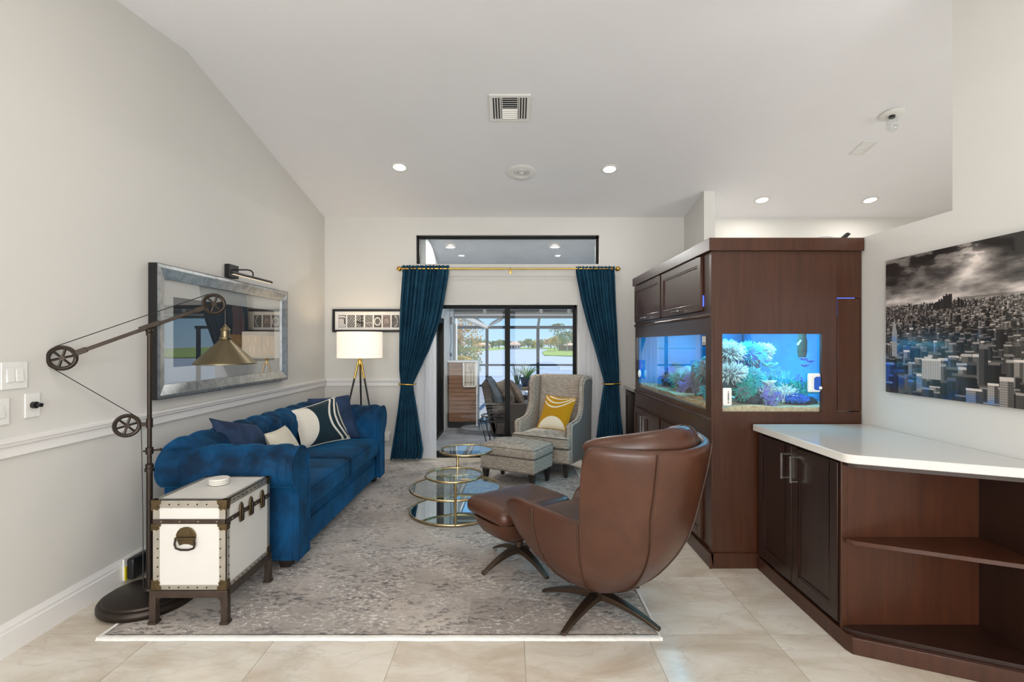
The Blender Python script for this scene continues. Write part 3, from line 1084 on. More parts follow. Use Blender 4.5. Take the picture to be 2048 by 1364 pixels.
def potted(name, label, x, y, z, r, h, leaves, L, spread, pot_m, leaf_m, up=0.9, wdt=0.02):
    t = thing(name, label, 'potted plant', (x, y, z), 0, 'potted plants by the pool')
    pot = part(t, 'pot', MB().lathe([(1e-5, 0), (r * 0.68, 0), (r * 0.95, h * 0.86), (r * 1.05, h * 0.86), (r * 1.05, h), (r * 0.92, h), (r * 0.9, h * 0.88), (1e-5, h * 0.88)], 0, 0, 0, 24), pot_m, local=True)
    part(pot, 'soil', MB().lathe([(1e-5, h * 0.9), (r * 0.9, h * 0.9), (r * 0.9, h * 0.885)], 0, 0, 0, 20), M_SOIL, local=True)
    rng = random.Random(name + str(x))
    lf = MB()
    for k in range(leaves):
        a = rng.random() * 2 * PI
        s = spread * (0.25 + 0.75 * rng.random())
        ln = L * (0.65 + 0.35 * rng.random())
        pts, rs = [], []
        for q in range(6):
            tt = q / 5
            out = r * 0.3 + s * ln * (tt ** 1.6)
            zz = h * 0.88 + ln * up * (tt - 0.35 * tt * tt * s)
            pts.append((out * math.cos(a), out * math.sin(a), zz))
            rs.append(wdt * (1 - tt) + 0.002)
        lf.tube(pts, rs, 4)
    part(t, 'leaves', lf, leaf_m, local=True)
    return t


potted('potted_agave', 'spiky green plant in a large slate pot by the pool', 0.47, 15.85, 0.09, 0.22, 0.29, 34, 0.62, 0.95, M_POT, M_LEAF)
potted('potted_shrub', 'thin dark plant in a small grey pot by the pool', 0.16, 15.15, -0.005, 0.15, 0.22, 14, 0.85, 0.35, M_POTG, M_LEAFD, 1.0, 0.018)

# --- lake shore
lawn_mb = MB().prism([(7.0, 108), (16, 96), (60, 88), (120, 100), (160, 260), (20, 258), (9, 150)], -1.25, -1.02, 'z')
struct('lawn_near', MB().prism([(-14, 17.65), (-1.35, 17.65), (-1.6, 21), (-2.4, 26), (-14, 28)], -1.25, -0.8, 'z'), M_GRASS, 'grass bank beside the lanai')
struct('lawn_right', lawn_mb, M_GRASS, 'green lawn point running into the lake')
struct('lawn_far', MB().prism([(-120, 240), (160, 236), (200, 330), (-160, 330)], -1.25, -1.0, 'z').prism([(-40, 150), (-16, 158), (-5.5, 205), (-3, 245), (-60, 245)], -1.25, -1.05, 'z'), M_GRASS, 'grassy far shore of the lake')

M_TREES = [plain('foliage_' + n, c, 0.9, var=0.35, vscale=0.6) for n, c in (('olive', '#7f8a52'), ('yellow', '#c2ae58'), ('green', '#6d8048'), ('grey', '#9a9a70'), ('amber', '#c39a5a'))]
M_TRUNK = plain('pale_trunk', '#cdbba0', 0.9, var=0.1)
M_TRUNKD = plain('brown_trunk', '#7a6550', 0.9, var=0.15)
M_FROND = plain('palm_frond', '#6d7f4a', 0.8, var=0.3, vscale=0.8)
M_FRONDY = plain('yellow_palm_frond', '#c9ab4a', 0.8, var=0.25, vscale=0.8)


def clump(mb, c, rx, ry, rz, n, s, rng):
    for _ in range(n):
        u = Vector((rng.gauss(0, 1), rng.gauss(0, 1), rng.gauss(0, 1))).normalized() * (0.55 + 0.45 * rng.random())
        p = Vector((c[0] + u.x * rx, c[1] + u.y * ry, c[2] + u.z * rz))
        a = Vector((rng.gauss(0, 1), rng.gauss(0, 1), rng.gauss(0, 1))).normalized()
        b = a.orthogonal().normalized()
        s1 = s * (0.6 + 0.8 * rng.random())
        mb.add([p - a * s1, p + b * s1 * 0.6, p + a * s1, p - b * s1 * 0.6], [(0, 1, 2, 3)])


def tree(name, label, x, y, z0, w, h, mat, group, seed, n=260, leaf=None, trunk=True):
    rng = random.Random(seed)
    t = thing(name, label, 'tree', (x, y, z0), 0, group)
    c = MB()
    for k in range(6):
        clump(c, (rng.uniform(-.35, .35) * w, rng.uniform(-.3, .3) * w, h * rng.uniform(0.42, 0.72)), w * 0.32, w * 0.3, h * 0.3, n // 6, leaf or w * 0.10, rng)
    part(t, 'crown', c, mat, local=True, smooth=0, weld=False)
    if trunk:
        part(t, 'trunk', MB().tube([(0, 0, -0.1), (0.02 * w, 0, h * 0.3), (0, 0, h * 0.6)], [w * 0.05, w * 0.04, w * 0.02], 6), M_TRUNKD, local=True)
    return t


def palm(name, label, x, y, z0, h, L, mat, group, seed, trunk_m, tr=None, n=19):
    rng = random.Random(seed)
    t = thing(name, label, 'palm', (x, y, z0), 0, group)
    lean = rng.uniform(-.05, .05) * h
    part(t, 'trunk', MB().tube([(0, 0, -0.1), (lean * 0.4, 0, h * 0.5), (lean, 0, h)], [tr or h * 0.035, (tr or h * 0.035) * 0.8, (tr or h * 0.035) * 0.7], 7), trunk_m, local=True)
    f = MB()
    for k in range(n):
        a = 2 * PI * k / n + rng.uniform(-.2, .2)
        el = rng.uniform(-0.45, 1.25)
        pts = []
        for q in range(6):
            tt = q / 5
            out = L * tt * math.cos(el * 0.9)
            zz = h + L * (math.sin(el) * tt - 0.75 * tt * tt)
            pts.append(Vector((lean + out * math.cos(a), out * math.sin(a), zz)))
        side = Vector((-math.sin(a), math.cos(a), 0))
        for q in range(1, 5):
            for sg in (-1, 1):
                p0 = pts[q] - (pts[q] - pts[q - 1]) * 0.45
                tip = pts[q] + side * sg * L * 0.34 * (1 - abs(q - 2.2) / 4) + (pts[q + 1] - pts[q]) * 0.5 - Vector((0, 0, L * 0.10))
                f.add([p0, pts[q] + (pts[q + 1] - pts[q]) * 0.25, tip], [(0, 1, 2)])
        f.tube(pts, [L * 0.02] * 5 + [L * 0.004], 3)
    part(t, 'crown', f, mat, local=True, smooth=0, weld=False)
    return t


# shrubbery and palms beside the lanai, seen at the left of the door
tree('garden_tree', 'tall amber and green tree beyond the lanai wall', -2.45, 22.5, -0.8, 2.2, 4.3, M_TREES[4], 'plants beside the lanai', 3, 2600, 0.06)
tree('garden_shrub', 'round olive shrub beyond the cedar cabinet', -2.1, 20.3, -0.8, 1.6, 2.9, M_TREES[0], 'plants beside the lanai', 4, 2200, 0.055)
palm('garden_palm', 'small yellow palm beyond the cedar cabinet', -2.0, 18.9, -0.8, 1.6, 0.7, M_FRONDY, 'plants beside the lanai', 5, M_TRUNK, 0.06)
tree('garden_bush', 'low pale green bush beyond the cedar cabinet', -1.55, 17.95, -0.8, 0.55, 1.45, M_TREES[2], 'plants beside the lanai', 6, 1000, 0.05)

far = [(-19, 8, 5.6, 2), (-14.5, 7, 4.9, 0), (-10.5, 7, 4.4, 2), (-6.5, 7, 4.7, 0), (-2.5, 7, 4.3, 2), (4.2, 7, 4.4, 3), (8.0, 6, 4.9, 0), (10.6, 4.4, 4.2, 1), (14.5, 7, 5.0, 3), (19, 7, 5.4, 4), (23, 7, 5.2, 0), (27, 8, 5.6, 3), (32, 8, 5.9, 4), (37, 8, 5.4, 2)]
names = ['olive', 'yellow', 'green', 'grey-green', 'amber']
for k, (x, w, h, mi) in enumerate(far):
    tree('shore_tree', '%s tree on the far lake shore, number %s from the left' % (names[mi], ['one', 'two', 'three', 'four', 'five', 'six', 'seven', 'eight', 'nine', 'ten', 'eleven', 'twelve', 'thirteen', 'fourteen'][k]),
         x, 246 + (k % 3) * 9, -1.05, w * 0.86, h, M_TREES[mi], 'trees on the far shore', 30 + k, 420, 0.42)


def house(label, x, y, w, d, h, rh, m=None, wins=4):
    t = thing('lake_house', label, 'house', (x, y, -1.05), 0, 'houses across the lake')
    part(t, 'wall', MB().box(-w / 2, w / 2, 0, d, 0, h), M_HOUSE, local=True)
    o = 0.6
    rv = [(-w / 2 - o, -o, h), (w / 2 + o, -o, h), (w / 2 + o, d + o, h), (-w / 2 - o, d + o, h), (-w / 4, d / 2, h + rh), (w / 4, d / 2, h + rh)]
    part(t, 'roof', MB().add(rv, [(0, 1, 5, 4), (1, 2, 5), (2, 3, 4, 5), (3, 0, 4), (3, 2, 1, 0)]), M_ROOF, local=True)
    for k in range(wins):
        cx = -w / 2 + w * (k + 0.5) / wins
        part(t, 'window', MB().box(cx - w * 0.07, cx + w * 0.07, -0.06, 0.05, h * 0.25, h * 0.75), M_DKWIN, local=True)


house('pink stucco house with four dark windows across the lake', 1.15, 234, 5.2, 6, 1.9, 1.5)
house('pale house behind the lawn at the left shore', -13.5, 236, 6, 6, 1.6, 1.3, wins=3)
house('low pink house half hidden behind shore trees', 14.1, 280, 7.0, 6, 1.7, 1.3, wins=3)
house('brown-roofed house behind the palms', 24.5, 185, 10, 6, 1.6, 1.2, wins=5)
fn = thing('lake_fence', 'brown slatted fence behind the palms across the lake', 'fence', (20.5, 170, -1.05), 0)
for k in range(30):
    part(fn, 'slat', MB().box(-4.6 + k * 0.32, -4.6 + k * 0.32 + 0.27, 0, 0.1, 0, 1.9), M_FENCE, local=True)
pal = [(14.3, 168, 4.3, 2.6, M_FRONDY, 'bushy yellow palm at the left of the lakeside palms'), (15.2, 165, 8.4, 3.4, M_FROND, 'tallest dark green palm on the lake point'), (16.4, 172, 5.2, 2.8, M_FROND, 'slender green palm beside the tallest lakeside palm'),
       (16.6, 150, 5.3, 2.9, M_FROND, 'green palm in front of the brown lake fence'), (22.6, 178, 7.3, 3.3, M_FROND, 'dark palm with white trunk near the door jamb'), (21.4, 158, 7.4, 3.2, M_FRONDY, 'golden palm with white trunk beside the door jamb')]
for k, (x, y, h, L, mt, lab) in enumerate(pal):
    palm('lakeside_palm', lab, x, y, -1.05, h, L, mt, 'palms across the lake', 60 + k, M_TRUNK, 0.2, 22)

# =================================================================== rug
def rug_mat():
    m = NT('distressed_rug')
    v = m.coords('Object')
    big = m.noise(v, 1.1, 4, 0.6)
    c = m.ramp(big, [(0.28, '#877f79'), (0.46, '#9f958d'), (0.60, '#b9aea4'), (0.76, '#d1c8be')])
    # patchwork squares
    br = m.n('TexBrick')
    br.offset = 0.5
    br.inputs['Scale'].default_value = 1.0
    br.inputs['Brick Width'].default_value = 0.42
    br.inputs['Row Height'].default_value = 0.36
    br.inputs['Mortar Size'].default_value = 0.0
    br.inputs['Color1'].default_value = (*lin('#8f8782'), 1)
    br.inputs['Color2'].default_value = (*lin('#c9c0b6'), 1)
    br.inputs['Mortar'].default_value = (*lin('#d8d2ca'), 1)
    m.l(v, br.inputs['Vector'])
    c = m.mix(0.30, c, br.outputs[0])
    # worn dark and pale flecks, stretched along the weave
    v2 = m.coords('Object', (17, 38, 1))
    f1 = m.noise(v2, 1.0, 4, 0.7, 0.8)
    v3 = m.coords('Object', (3.0, 4.5, 1))
    g1 = m.noise(v3, 1.0, 3)
    dk = m.math('MULTIPLY', m.ramp(f1, [(0.50, '#000000'), (0.585, '#ffffff')]), m.ramp(g1, [(0.36, '#000000'), (0.58, '#ffffff')]))
    c = m.mix(m.math('MULTIPLY', dk, 0.80), c, '#4a474a')
    v4 = m.coords('Object', (30, 62, 1))
    f2 = m.noise(v4, 1.0, 4, 0.7, 0.6)
    g2 = m.noise(m.coords('Object', (2.2, 3.1, 1)), 1.3, 3)
    lt = m.math('MULTIPLY', m.ramp(f2, [(0.53, '#000000'), (0.60, '#ffffff')]), m.ramp(g2, [(0.40, '#000000'), (0.58, '#ffffff')]))
    c = m.mix(m.math('MULTIPLY', lt, 0.75), c, '#e6e1dc')
    m.set(color=c, rough=0.95, sheen=0.1, spec=0.1)
    m.bump(m.math('ADD', f1, f2), 0.5, 0.006)
    return m.m


M_RUG = rug_mat()
M_FRINGE = plain('white_rug_binding', '#e9e6e1', 0.95, var=0.06, vscale=40, bump=0.4, bscale=120)
RX0, RX1, RY_0, RY_1 = -2.027, 0.729, 2.445, 6.09
rug = thing('area_rug', 'large distressed grey and cream patchwork area rug', 'rug', ((RX0 + RX1) / 2, (RY_0 + RY_1) / 2, 0))
rb = MB()


def rugf(u, v):
    x = RX0 + (RX1 - RX0) * u
    y = RY_0 + 0.03 + (RY_1 - RY_0 - 0.03) * v
    e_ = min(u * (RX1 - RX0), (1 - u) * (RX1 - RX0), v * (RY_1 - RY_0) + 0.02, (1 - v) * (RY_1 - RY_0))
    return (x, y, 0.010 * min(1, e_ / 0.012) + 0.0008 * noise.noise(Vector((x * 9, y * 9, 0))) + 0.001)


rb.grid(rugf, 90, 110)
rp_ = part(rug, 'pile', rb, M_RUG)
fb = MB()


def fringef(u, v):
    x = RX0 - 0.004 + (RX1 - RX0 + 0.010) * u
    w = 0.004 * noise.noise(Vector((x * 6, 3, 0))) + 0.002 * noise.noise(Vector((x * 31, 7, 0)))
    y = RY_0 - 0.012 + 0.048 * v + w
    return (x, y, 0.0015 + 0.012 * math.sin(PI * min(1, max(0, v))) ** 0.5 * (0.85 + 0.15 * noise.noise(Vector((x * 60, 0, 0)))))


fb.grid(fringef, 260, 8)
part(rug, 'front_binding', fb, M_FRINGE)
part(rug, 'side_binding', MB().tube([(RX1 + 0.002, RY_0 + (RY_1 - RY_0) * i / 40, 0.007) for i in range(41)], 0.007, 6), M_FRINGE)
part(rug, 'side_binding', MB().tube([(RX0 - 0.002, RY_0 + (RY_1 - RY_0) * i / 40, 0.007) for i in range(41)], 0.007, 6), M_FRINGE)
FLZ = 0.012   # height of the rug's surface

# =================================================================== curtains
KY = 6.17


def curtain(name, label, levels, n, seed, group):
    py = [l[0] for l in levels]
    xl = [(l[1] - 1024) * KY / 1000 for l in levels]
    xr = [(l[2] - 1024) * KY / 1000 for l in levels]
    rng = random.Random(seed)
    ph = [rng.uniform(0, 6.28) for _ in range(4)]
    mb = MB()

    def fn(u, v):
        p = py[0] + (py[-1] - py[0]) * v
        a, b = interp(p, py, xl), interp(p, py, xr)
        z = 1.45 - (p - 687) * KY / 1000
        w = b - a
        uu = u + 0.012 * math.sin(2 * PI * 3 * u + ph[0]) + 0.010 * math.sin(2 * PI * 5 * u + ph[1] + 2 * v)
        amp = min(0.042, w * 0.13) * (0.75 + 0.25 * math.sin(ph[2] + 2 * PI * u * 2.3 + v * 3))
        y = KY + amp * math.sin(2 * PI * n * uu + 0.6 * math.sin(v * 4 + ph[3])) + 0.010 * math.sin(2 * PI * n * 2.3 * uu + ph[1])
        if v < 0.035:   # rod pocket heading
            y = KY + (y - KY) * 0.75 + 0.004
            z += 0.012 * abs(math.sin(PI * n * 1.9 * uu))
        return (a + w * u, min(y, YB - 0.075), z)
    mb.grid(fn, 150, 90)
    o = solo(name, mb, M_CURTAIN, label, 'curtain', group, smooth=180)
    solidify(o, 0.004)
    return o


curtain('velvet_curtain', 'teal blue velvet curtain tied back beside the tripod lamp',
        [(532, 803, 898), (545, 805, 897), (600, 801, 888), (640, 799, 880), (700, 798, 858), (740, 798, 839), (767, 801, 826), (780, 800, 827), (820, 795, 834), (860, 789, 840), (900, 782, 846), (918, 779, 843)], 11, 1, 'velvet curtains')
curtain('velvet_curtain', 'teal blue velvet curtain tied back behind the wing chair',
        [(534, 1152, 1229), (545, 1152, 1229), (600, 1163, 1231), (650, 1176, 1234), (700, 1191, 1236), (740, 1202, 1238), (766, 1209, 1238), (780, 1206, 1238), (830, 1199, 1241), (880, 1193, 1247), (918, 1190, 1250)], 10, 2, 'velvet curtains')


def sheer(label, x0, x1, n):
    def fn(u, v):
        z = 2.30 - 2.285 * v
        return (x0 + (x1 - x0) * u, 6.258 + 0.013 * math.sin(2 * PI * n * u) + 0.005 * math.sin(2 * PI * n * 2.7 * u + 1), z)
    return solo('sheer_curtain', MB().grid(fn, 110, 12), M_SHEER, label, 'sheer curtain', 'sheer curtains', smooth=180)


sheer('white sheer curtain beside the cedar cabinet view', -1.36, -0.945, 9)
sheer('white sheer curtain behind the wing chair', 0.825, 1.30, 9)

rod = thing('curtain_rod', 'brass curtain rod with round finials above the door', 'curtain rod', (-0.05, KY, 2.37))
RZ_ = 2.372
part(rod, 'pole', MB().tube([(-1.36, KY, RZ_), (-0.1, KY, RZ_)], 0.0125, 14).tube([(-0.12, KY, RZ_), (1.27, KY, RZ_)], 0.0105, 14), M_GOLD)
for x in (-1.39, 1.305):
    part(rod, 'finial', MB().ball((x, KY, RZ_), 0.031, 18, 12).tube([(x - 0.03, KY, RZ_), (x + 0.03, KY, RZ_)], 0.016, 12), M_GOLD)
for x in (-1.33, -0.02, 1.24):
    part(rod, 'bracket', MB().tube([(x, KY, RZ_ - 0.014), (x, YB - 0.002, RZ_ - 0.014)], 0.006, 8).box(x - 0.012, x + 0.012, YB - 0.006, YB - 0.0005, RZ_ - 0.045, RZ_ + 0.015).ring((x, KY, RZ_), 0.016, 0.004, 18, 6, (0, 1, 0), (0, 0, 1)), M_GOLD)
solo('sheer_rod', MB().tube([(-1.38, 6.262, 2.30), (1.30, 6.262, 2.30)], 0.006, 8), M_TRIM, 'thin white rod behind the brass curtain rod', 'curtain rod')


def tieback(label, x0, x1, z):
    t = thing('curtain_tieback', label, 'tieback', ((x0 + x1) / 2, KY - 0.05, z), 0, 'brass curtain tiebacks')
    part(t, 'arm', MB().tube([(x0, KY - 0.062, z + 0.002), ((x0 + x1) / 2, KY - 0.078, z), (x1, KY - 0.05, z - 0.004), (x1 + (0.02 if x1 > x0 else -0.02), KY + 0.03, z - 0.004)], 0.0085, 10), M_GOLD)
    part(t, 'knob', MB().ball((x0, KY - 0.064, z + 0.002), 0.0145, 14, 10), M_GOLD)


tieback('brass tieback holding the curtain beside the tripod lamp', -1.375, -1.215, 1.45 - 0.081 * KY)
tieback('brass tieback holding the curtain behind the wing chair', 1.315, 1.145, 1.45 - 0.080 * KY)

# =================================================================== sofa
SX_F, SX_B = -1.385, -1.975       # front face, inner face of the back
SY_N, SY_F = 3.33, 5.13           # inner faces of the two arms
sofa = thing('chesterfield_sofa', 'blue velvet chesterfield sofa with tufted back and rolled arms', 'sofa', (-1.85, 4.23, 0))


def roll_profile(top, r, wall_out, z_start=0.36, z_end=0.075):
    """from the seat up the inner face, over the roll and down the outer wall; a is the distance away from the seat"""
    cz = top - r
    pts = []
    for i in range(14):
        pts.append((0.0, z_start + (cz - z_start) * i / 14))
    for i in range(41):
        a = PI - (PI + 1.05) * i / 40
        pts.append((r + r * math.cos(a), cz + r * math.sin(a)))
    x, z = pts[-1]
    for i in range(1, 6):
        pts.append((x + (wall_out - x) * i / 5, z - 0.012 * i / 5))
    x, z = pts[-1]
    for i in range(1, 9):
        pts.append((wall_out, z + (z_end - z) * i / 8))
    return pts


def tufted(profile, L, S, Q, amp, q0, mapf, nl, diamond=True, phase=0.0, vert_from=0.4):
    P = [Vector((a, z)) for a, z in profile]
    q = [0.0]
    for i in range(1, len(P)):
        q.append(q[-1] + (P[i] - P[i - 1]).length)
    roll_end = 55
    nrm = []
    for i in range(len(P)):
        t = (P[min(i + 1, len(P) - 1)] - P[max(i - 1, 0)]).normalized()
        nrm.append(Vector((-t.y, t.x)))
    mb = MB()
    n = len(P)
    for k in range(nl):
        l = L * k / (nl - 1)
        for i in range(n):
            h = 0.0
            qq = q[i] - q0
            if i < roll_end:
                u, v = (l / S + phase + qq / Q), (l / S + phase - qq / Q)
                hd = (abs(math.sin(PI * u)) * abs(math.sin(PI * v))) ** 0.45
                hv = abs(math.sin(PI * (l / S + phase))) ** 0.4
                b = sm((i - 30) / 12)
                h = amp * (hd * (1 - b) + hv * 0.8 * b)
                h *= sm((roll_end - i) / 8)
                h *= sm(l / 0.05) * sm((L - l) / 0.05)
            p = P[i] + nrm[i] * h
            mb.v.append(tuple(mapf(l, p.x, p.y)))
    for k in range(nl - 1):
        for i in range(n - 1):
            mb.f.append((k * n + i, k * n + i + 1, (k + 1) * n + i + 1, (k + 1) * n + i))
    mb.f.append(tuple(range(n)))
    mb.f.append(tuple(range((nl - 1) * n, nl * n))[::-1])
    btn = []
    for row in range(0, 4):
        qq = row * Q / 2
        for c in range(-1, int(L / S) + 2):
            l = (c - phase + (0.5 if row % 2 else 0.0)) * S
            if l < 0.06 or l > L - 0.06:
                continue
            qt = q0 + qq
            i = int(np.interp(qt, q, range(n)))
            if i >= roll_end - 14:
                continue
            p = P[i] + nrm[i] * 0.001
            btn.append(mapf(l, p.x, p.y))
    return mb, btn


back_prof = roll_profile(0.84, 0.125, 0.16)
mbk, bt = tufted(back_prof, 2.16, 0.235, 0.25, 0.022, 0.17, lambda l, a, z: (SX_B - a, 3.15 + l, z), 200)
bk = part(sofa, 'backrest', mbk, M_SOFA, smooth=80)
for p in bt:
    part(bk, 'button', MB().ball((p[0] + 0.002, p[1], p[2]), 0.011, 8, 6), M_SOFA)
arm_prof = roll_profile(0.79, 0.13, 0.165)
AX0, AX1 = -2.20, SX_F + 0.005
for sgn, y0 in ((-1, SY_N), (1, SY_F)):
    mba, bt = tufted(arm_prof, AX1 - AX0, 0.20, 0.24, 0.019, 0.15, lambda l, a, z, sgn=sgn, y0=y0: (AX0 + l, y0 + sgn * a, z), 110, phase=0.25)
    am = part(sofa, 'arm', mba, M_SOFA, smooth=80)
    for p in bt:
        part(am, 'button', MB().ball((p[0], p[1], p[2]), 0.011, 8, 6), M_SOFA)
    # scroll-shaped front panel with piping
    cy, cz, r = y0 + sgn * 0.13, 0.66, 0.134
    a_end = -1.0
    pl = []
    for i in range(33):
        a = PI - (PI - a_end) * i / 32
        pl.append((cy + sgn * r * math.cos(a), cz + r * math.sin(a)))
    pl += [(y0 + sgn * 0.165, 0.50), (y0 + sgn * 0.168, 0.075), (y0 - sgn * 0.012, 0.075), (y0 - sgn * 0.012, 0.5)]
    pn = part(am, 'scroll_panel', MB().prism(pl, SX_F - 0.01, SX_F + 0.03, 'x'), M_SOFA, bevel=0.01)
    part(am, 'piping', MB().tube([(SX_F + 0.029, p[0], p[1]) for p in pl], 0.007, 8, True), M_SOFA)
# base rails
part(sofa, 'base', MB().box(-2.22, SX_F - 0.015, SY_N - 0.08, SY_F + 0.08, 0.075, 0.235), M_SOFA, bevel=0.012)
part(sofa, 'seat_deck', MB().box(-2.2, SX_F - 0.02, SY_N - 0.02, SY_F + 0.02, 0.236, 0.318), M_SOFA, bevel=0.012)
part(sofa, 'welt', MB().tube([(SX_F - 0.014, SY_N - 0.01 + (SY_F - SY_N + 0.02) * i / 20, 0.237) for i in range(21)], 0.006, 6), M_SOFA)
ymid = (SY_N + SY_F) / 2 - 0.005
for a, b in ((SY_N + 0.004, ymid - 0.003), (ymid + 0.003, SY_F - 0.004)):
    sc_ = part(sofa, 'seat_cushion', MB().rbox(((SX_B + SX_F) / 2 + 0.005, (a + b) / 2, 0.40), (SX_F - SX_B + 0.02, b - a, 0.155), 0.035, 0.022, 0.008, 22), M_SOFA, smooth=80)
    hx, hy = (SX_F - SX_B + 0.02) / 2, (b - a) / 2
    for zz in (0.470, 0.328):
        loop = []
        cx, cy = (SX_B + SX_F) / 2 + 0.005, (a + b) / 2
        for (qx, qy, a0) in ((1, 1, 0), (-1, 1, PI / 2), (-1, -1, PI), (1, -1, 1.5 * PI)):
            for i in range(5):
                an = a0 + PI / 2 * i / 4
                loop.append((cx + qx * (hx - 0.035) + 0.033 * math.cos(an), cy + qy * (hy - 0.035) + 0.033 * math.sin(an), zz))
        part(sc_, 'piping', MB().tube(loop, 0.0055, 6, True), M_SOFA)
for (x, y) in ((-1.455, SY_N - 0.09), (-1.455, SY_F + 0.09), (-2.15, SY_N - 0.09), (-2.15, SY_F + 0.09)):
    w0, w1 = 0.032, 0.045
    part(sofa, 'foot', MB().add([(x - w0, y - w0, FLZ), (x + w0, y - w0, FLZ), (x + w0, y + w0, FLZ), (x - w0, y + w0, FLZ), (x - w1, y - w1, 0.078), (x + w1, y - w1, 0.078), (x + w1, y + w1, 0.078), (x - w1, y + w1, 0.078)],
                                [(0, 3, 2, 1), (4, 5, 6, 7), (0, 1, 5, 4), (1, 2, 6, 5), (2, 3, 7, 6), (3, 0, 4, 7)]), M_LEGW, bevel=0.003)

# cushions on the sofa
pillow('navy_cushion', (-1.86, 3.44, 0.50), (-1.80, 3.88, 0.51), (-1.97, 3.85, 0.82), (-2.10, 3.47, 0.93), 0.17, M_NAVY, 'plain navy velvet cushion behind the near sofa arm', group='sofa cushions')
pillow('cream_cushion', (-1.66, 3.66, 0.49), (-1.68, 4.04, 0.49), (-1.82, 4.01, 0.79), (-1.80, 3.64, 0.79), 0.14, M_CREAM, 'cream linen cushion tucked behind the navy velvet cushion', group='sofa cushions')
pillow('striped_cushion', (-2.03, 4.60, 0.83), (-1.89, 4.50, 0.50), (-1.62, 5.00, 0.50), (-1.79, 5.06, 0.91), 0.17, M_TEALSTRIPE, 'dark teal cushion with cream half moon and curved stripes', group='sofa cushions')
pillow('navy_cushion', (-1.92, 4.80, 0.50), (-1.55, 5.08, 0.50), (-1.68, 5.14, 0.92), (-2.02, 4.95, 0.90), 0.13, M_NAVY, 'navy cushion wedged behind the striped cushion', group='sofa cushions')

# =================================================================== trunk side table
M_TRUNKW = plain('white_trunk_panel', '#d9d6d0', 0.45, var=0.02)
M_TIN = plain('pale_tin_banding', '#b9b3a8', 0.34, 0.75, var=0.12, vscale=14)
M_OLDBRASS = plain('antique_brass', '#64553d', 0.4, 0.9, var=0.25, vscale=30)
M_IRON = plain('rustic_iron', '#4b3f37', 0.5, 0.6, var=0.2, vscale=20)
tx0, tx1, ty0_, ty1_, tz0, tz1 = -1.845, -1.470, 2.570, 3.025, 0.185, 0.645
tk = thing('steamer_trunk', 'white steamer trunk side table with riveted metal trim', 'trunk', ((tx0 + tx1) / 2, (ty0_ + ty1_) / 2, 0))
lid_z = 0.535
part(tk, 'body', MB().box(tx0, tx1, ty0_, ty1_, tz0, lid_z), M_TRUNKW, bevel=0.004)
lid = part(tk, 'lid', MB().box(tx0, tx1, ty0_, ty1_, lid_z + 0.002, tz1), M_TRUNKW, bevel=0.006)
e_ = 0.0025
bw = 0.034
bd = MB()
# tin banding wrapped round the edges
for (x0, x1, s) in ((tx0 - e_, tx0 + bw, 0), (tx1 - bw, tx1 + e_, 0)):
    bd.box(x0, x1, ty0_ - e_, ty0_ + 0.001, tz0, tz1)
bd.box(tx0, tx1, ty0_ - e_, ty0_ + 0.001, tz0, tz0 + 0.024).box(tx0, tx1, ty0_ - e_, ty0_ + 0.001, tz1 - 0.04, tz1 + e_)
for (y0, y1) in ((ty0_ - e_, ty0_ + bw * 0.8), (ty1_ - bw * 0.8, ty1_ + e_)):
    bd.box(tx1 - 0.001, tx1 + e_, y0, y1, tz0, tz1)
    bd.box(tx0 - e_, tx0 + 0.001, y0, y1, tz0, tz1)
bd.box(tx1 - 0.001, tx1 + e_, ty0_, ty1_, tz0, tz0 + 0.024).box(tx1 - 0.001, tx1 + e_, ty0_, ty1_, tz1 - 0.035, tz1 + e_)
for (x0, x1, y0, y1) in ((tx0 - e_, tx1 + e_, ty0_ - e_, ty0_ + 0.022), (tx0 - e_, tx1 + e_, ty1_ - 0.022, ty1_ + e_), (tx0 - e_, tx0 + 0.022, ty0_, ty1_), (tx1 - 0.022, tx1 + e_, ty0_, ty1_)):
    bd.box(x0, x1, y0, y1, tz1 - 0.001, tz1 + e_)
part(tk, 'tin_banding', bd, M_TIN)
belt = MB().box(tx0 - 0.004, tx1 + 0.004, ty0_ - 0.005, ty0_ + 0.001, lid_z - 0.011, lid_z + 0.013).box(tx1 - 0.001, tx1 + 0.005, ty0_ - 0.005, ty1_ + 0.005, lid_z - 0.011, lid_z + 0.013).box(tx0 - 0.005, tx0 + 0.001, ty0_ - 0.005, ty1_ + 0.005, lid_z - 0.011, lid_z + 0.013)
part(tk, 'belt_band', belt, M_IRON)
rv = MB()


def rivet(p, ax):
    rv.ball(p, 0.0042, 6, 4)


for i in range(5):
    z = 0.255 + i * 0.0475
    for x in (tx0 + 0.025, tx1 - 0.028):
        rivet((x, ty0_ - e_, z), 1)
    rivet((tx1 + e_, ty0_ + 0.02, z), 0)
for i in range(5):
    x = tx0 + 0.085 + i * 0.048
    rivet((x, ty0_ - e_, tz0 + 0.012), 1)
    rivet((x, ty0_ - e_, tz1 - 0.022), 1)
for i in range(9):
    y = ty0_ + 0.07 + i * 0.042
    rivet((tx1 + e_, y, tz0 + 0.012), 0)
    rivet((tx1 + e_, y, tz1 - 0.016), 0)
part(tk, 'rivets', rv, M_NAIL, kind='stuff')
rv2 = MB()
for i in range(4):
    rv2.ball((tx0 + 0.045 + i * 0.095, ty0_ - 0.005, lid_z + 0.001), 0.004, 6, 4)
    rv2.ball((tx1 + 0.005, ty0_ + 0.05 + i * 0.12, lid_z + 0.001), 0.004, 6, 4)
part(tk, 'belt_studs', rv2, M_TIN, kind='stuff')


